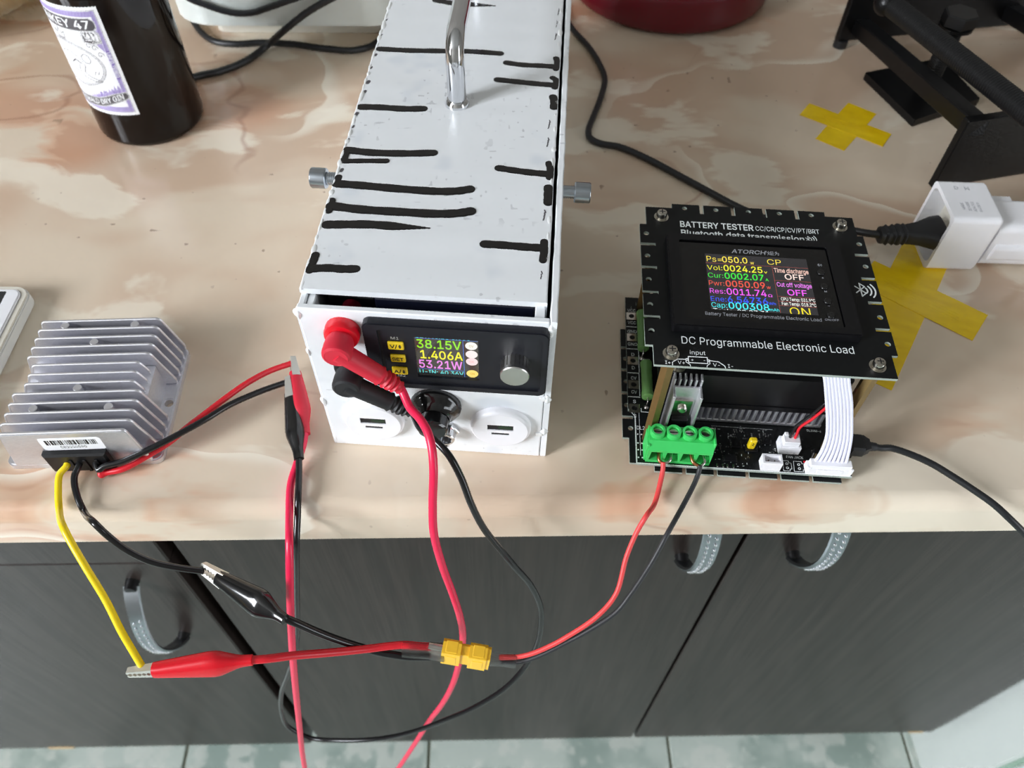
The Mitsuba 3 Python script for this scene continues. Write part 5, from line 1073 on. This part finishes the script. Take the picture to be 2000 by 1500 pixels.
# ---- white phone at the left edge
ph = thing('phone', 'white handheld device with dark screen at the left edge, beside the converter', 'phone')
PF = Frame((-0.2700, 0.1425, 0.0), math.radians(-0.8))
po = rrect(-72, 0, -148, 0, 9)
part(ph, 'case', cat_([prism(po.buffer(-0.8), 0.3, 1.2), prism(po, 1.2, 7.2), prism(po.buffer(-0.7), 7.2, 8.0)]), 'm_white_matte', 40, frame=PF)
part(ph, 'edge_band', prism(po.buffer(-1.0).difference(po.buffer(-3.6)), 8.0, 9.3), 'm_ivory', 40, frame=PF)
part(ph, 'face', cat_([prism(po.buffer(-3.9), 8.0, 10.0), prism(po.buffer(-4.8), 10.0, 10.5)]), 'm_white_plastic', 40, frame=PF)
part(ph, 'screen', prism(rrect(-60, -12.2, -40, -6.0, 0.6), 10.5, 10.62), 'm_screen_glass', False, 'dark screen', frame=PF)
part(ph, 'key_panel', prism(rrect(-58, -14, -80, -46, 2.0), 10.5, 10.8), 'm_white_appliance', False, frame=PF)

# ---- black steel frame at the back right
sf = thing('steel_frame', 'black welded steel frame with threaded rods at the back right of the worktop', 'press')
def plank(p, q, w_, h_, name, m='m_steel_black', up=(0, 0, 1), label=None):
    p, q = np.array(p), np.array(q); fr = oriented(p, q - p, up); Lq = np.linalg.norm(q - p) * 1000
    return part(sf, name, cbox(0, Lq, -w_ / 2, w_ / 2, -h_ / 2, h_ / 2, 0.8), m, False, label, frame=fr)
def rod(p, q, r_, name, pitch=2.0):
    p, q = np.array(p), np.array(q); Lq = np.linalg.norm(q - p) * 1000; n = int(Lq / pitch)
    prof = [(0, 0)]
    for i in range(n): prof += [(r_ * 0.9, i * pitch), (r_, i * pitch + pitch * 0.35), (r_, i * pitch + pitch * 0.6), (r_ * 0.9, i * pitch + pitch * 0.95)]
    prof += [(0, n * pitch)]
    fr = Frame(p); d = (q - p); 
    return part(sf, name, along(lathe(prof, 24), (0, 0, 0), d), 'm_steel_bolt', 30, 'black threaded rod', frame=fr)
ey = np.array([0.0124, 0.0052, 0]); ey = ey / np.linalg.norm(ey)
# end plates: the back one carries feet, the front one stands on the worktop
PBk = np.array([0.2835, 0.4170, 0.0]); PFr = np.array([0.3035, 0.2395, 0.0])
exb = np.array([0.985, 0.17, 0]); exf = np.array([0.975, 0.22, 0]); exb /= np.linalg.norm(exb); exf /= np.linalg.norm(exf)
def endplate(o, ex, z0, z1, w_, t_, name):
    fr = oriented(o, ex, (0, 0, 1)); return part(sf, name, cbox(0, w_, 0, t_, z0, z1, 0.8), 'm_steel_black', False, 'black steel end plate', frame=fr)
endplate(PBk, exb, 6, 92, 190, 6, 'end_plate')
endplate(PFr, exf, 0.4, 54, 190, 6, 'end_plate')
for s in (5, 180):
    o = PBk + exb * s * 0.001 + np.array([0, 0.003, 0]); part(sf, 'foot', cyl(o + (0, 0, 0.0004), o + (0, 0, 0.0066), 0.0055, n=18), 'm_rubber', 40)
plank(PBk + exb * .016 + np.array([0, 0, .018]), PFr + exf * .010 + np.array([0, 0, .0475]), 13, 12, 'rail', label='black square rail')
plank(PBk + exb * .150 + np.array([0, 0, .018]), PFr + exf * .150 + np.array([0, 0, .0475]), 13, 12, 'rail')
rod((0.2861, 0.3622, 0.066), (0.3388, 0.2097, 0.066), 7.4, 'threaded_rod')
part(sf, 'weld', trimesh.creation.icosphere(subdivisions=2, radius=0.009).apply_translation((0.2843, 0.3636, 0.066)), 'm_steel_black', True)
bpl = [(0.2939, 0.3731, 0.0062), (0.3127, 0.3107, 0.0062), (0.3722, 0.3381, 0.0062), (0.3625, 0.3945, 0.0062)]
bpl2 = Polygon([p[:2] for p in bpl]).buffer(-0.001).buffer(0.001)
part(sf, 'foot_plate', prism(bpl2, 0.0004, 0.0060), 'm_steel_black', False, 'flat black plate under the bolt')
B0 = np.array((0.3361, 0.3532, 0.006)); 
rod(B0, B0 + (0, 0, .0500), 6.6, 'bolt', 1.8)
part(sf, 'bolt_head', Frame(B0 + (0, 0, .050))(cat_([lathe([(0, 0), (11.6, 0), (12.4, 1.0), (12.4, 8.4), (11.2, 9.4), (0, 9.4)], 6, 0.35), lathe([(0, -2), (12.0, -2), (12.0, 0), (0, 0)], 30)])), 'm_steel_bolt', False, 'hexagonal bolt head')

# ---- furry thing in the back left corner
fu = thing('fur_bundle', 'cream and tan furry thing at the back left corner, beside the bottle', 'fur')
fc, fr_ = np.array([-0.455, 0.487, 0.030]), np.array([0.086, 0.082, 0.046])
core = trimesh.creation.icosphere(subdivisions=4, radius=1.0); v_ = np.array(core.vertices)
v_ *= 1 + 0.06 * np.sin(v_ * 4.0 + 1.0).sum(1, keepdims=True); v_ = fc + v_ * fr_; v_[:, 2] = np.maximum(v_[:, 2], 0.0006); core.vertices = v_
part(fu, 'body', core, 'm_fur', True)
hv, hf, n_ = [], [], 0
nn = np.asarray(core.vertex_normals); pick = nrng.choice(len(v_), 9000)
for q in pick:
    p, no = v_[q], nn[q]
    if p[2] < 0.002 and no[2] < -0.5: continue
    p = p + nrng.normal(0, 0.0016, 3); flow = np.array([0.75, -0.55, -0.25]) + nrng.normal(0, 0.22, 3)
    d = flow - no * (flow @ no) + no * 0.35; d /= np.linalg.norm(d); Lh = nrng.uniform(0.007, 0.016)
    s = np.cross(d, no); s /= np.linalg.norm(s) + 1e-9; w_ = nrng.uniform(0.00015, 0.0003)
    m_ = p + d * Lh * 0.55 + no * 0.0006; t_ = p + d * Lh - np.array([0, 0, 0.12 * Lh]); t_[2] = max(t_[2], 0.0005)
    hv += [p - s * w_, p + s * w_, m_ - s * w_ * .7, m_ + s * w_ * .7, t_]; hf += [(n_, n_ + 1, n_ + 3), (n_, n_ + 3, n_ + 2), (n_ + 2, n_ + 3, n_ + 4)]; n_ += 5
part(fu, 'fur_strand', trimesh.Trimesh(np.array(hv), hf, process=False), 'm_fur', False, 'fine pale hairs', kind='stuff')
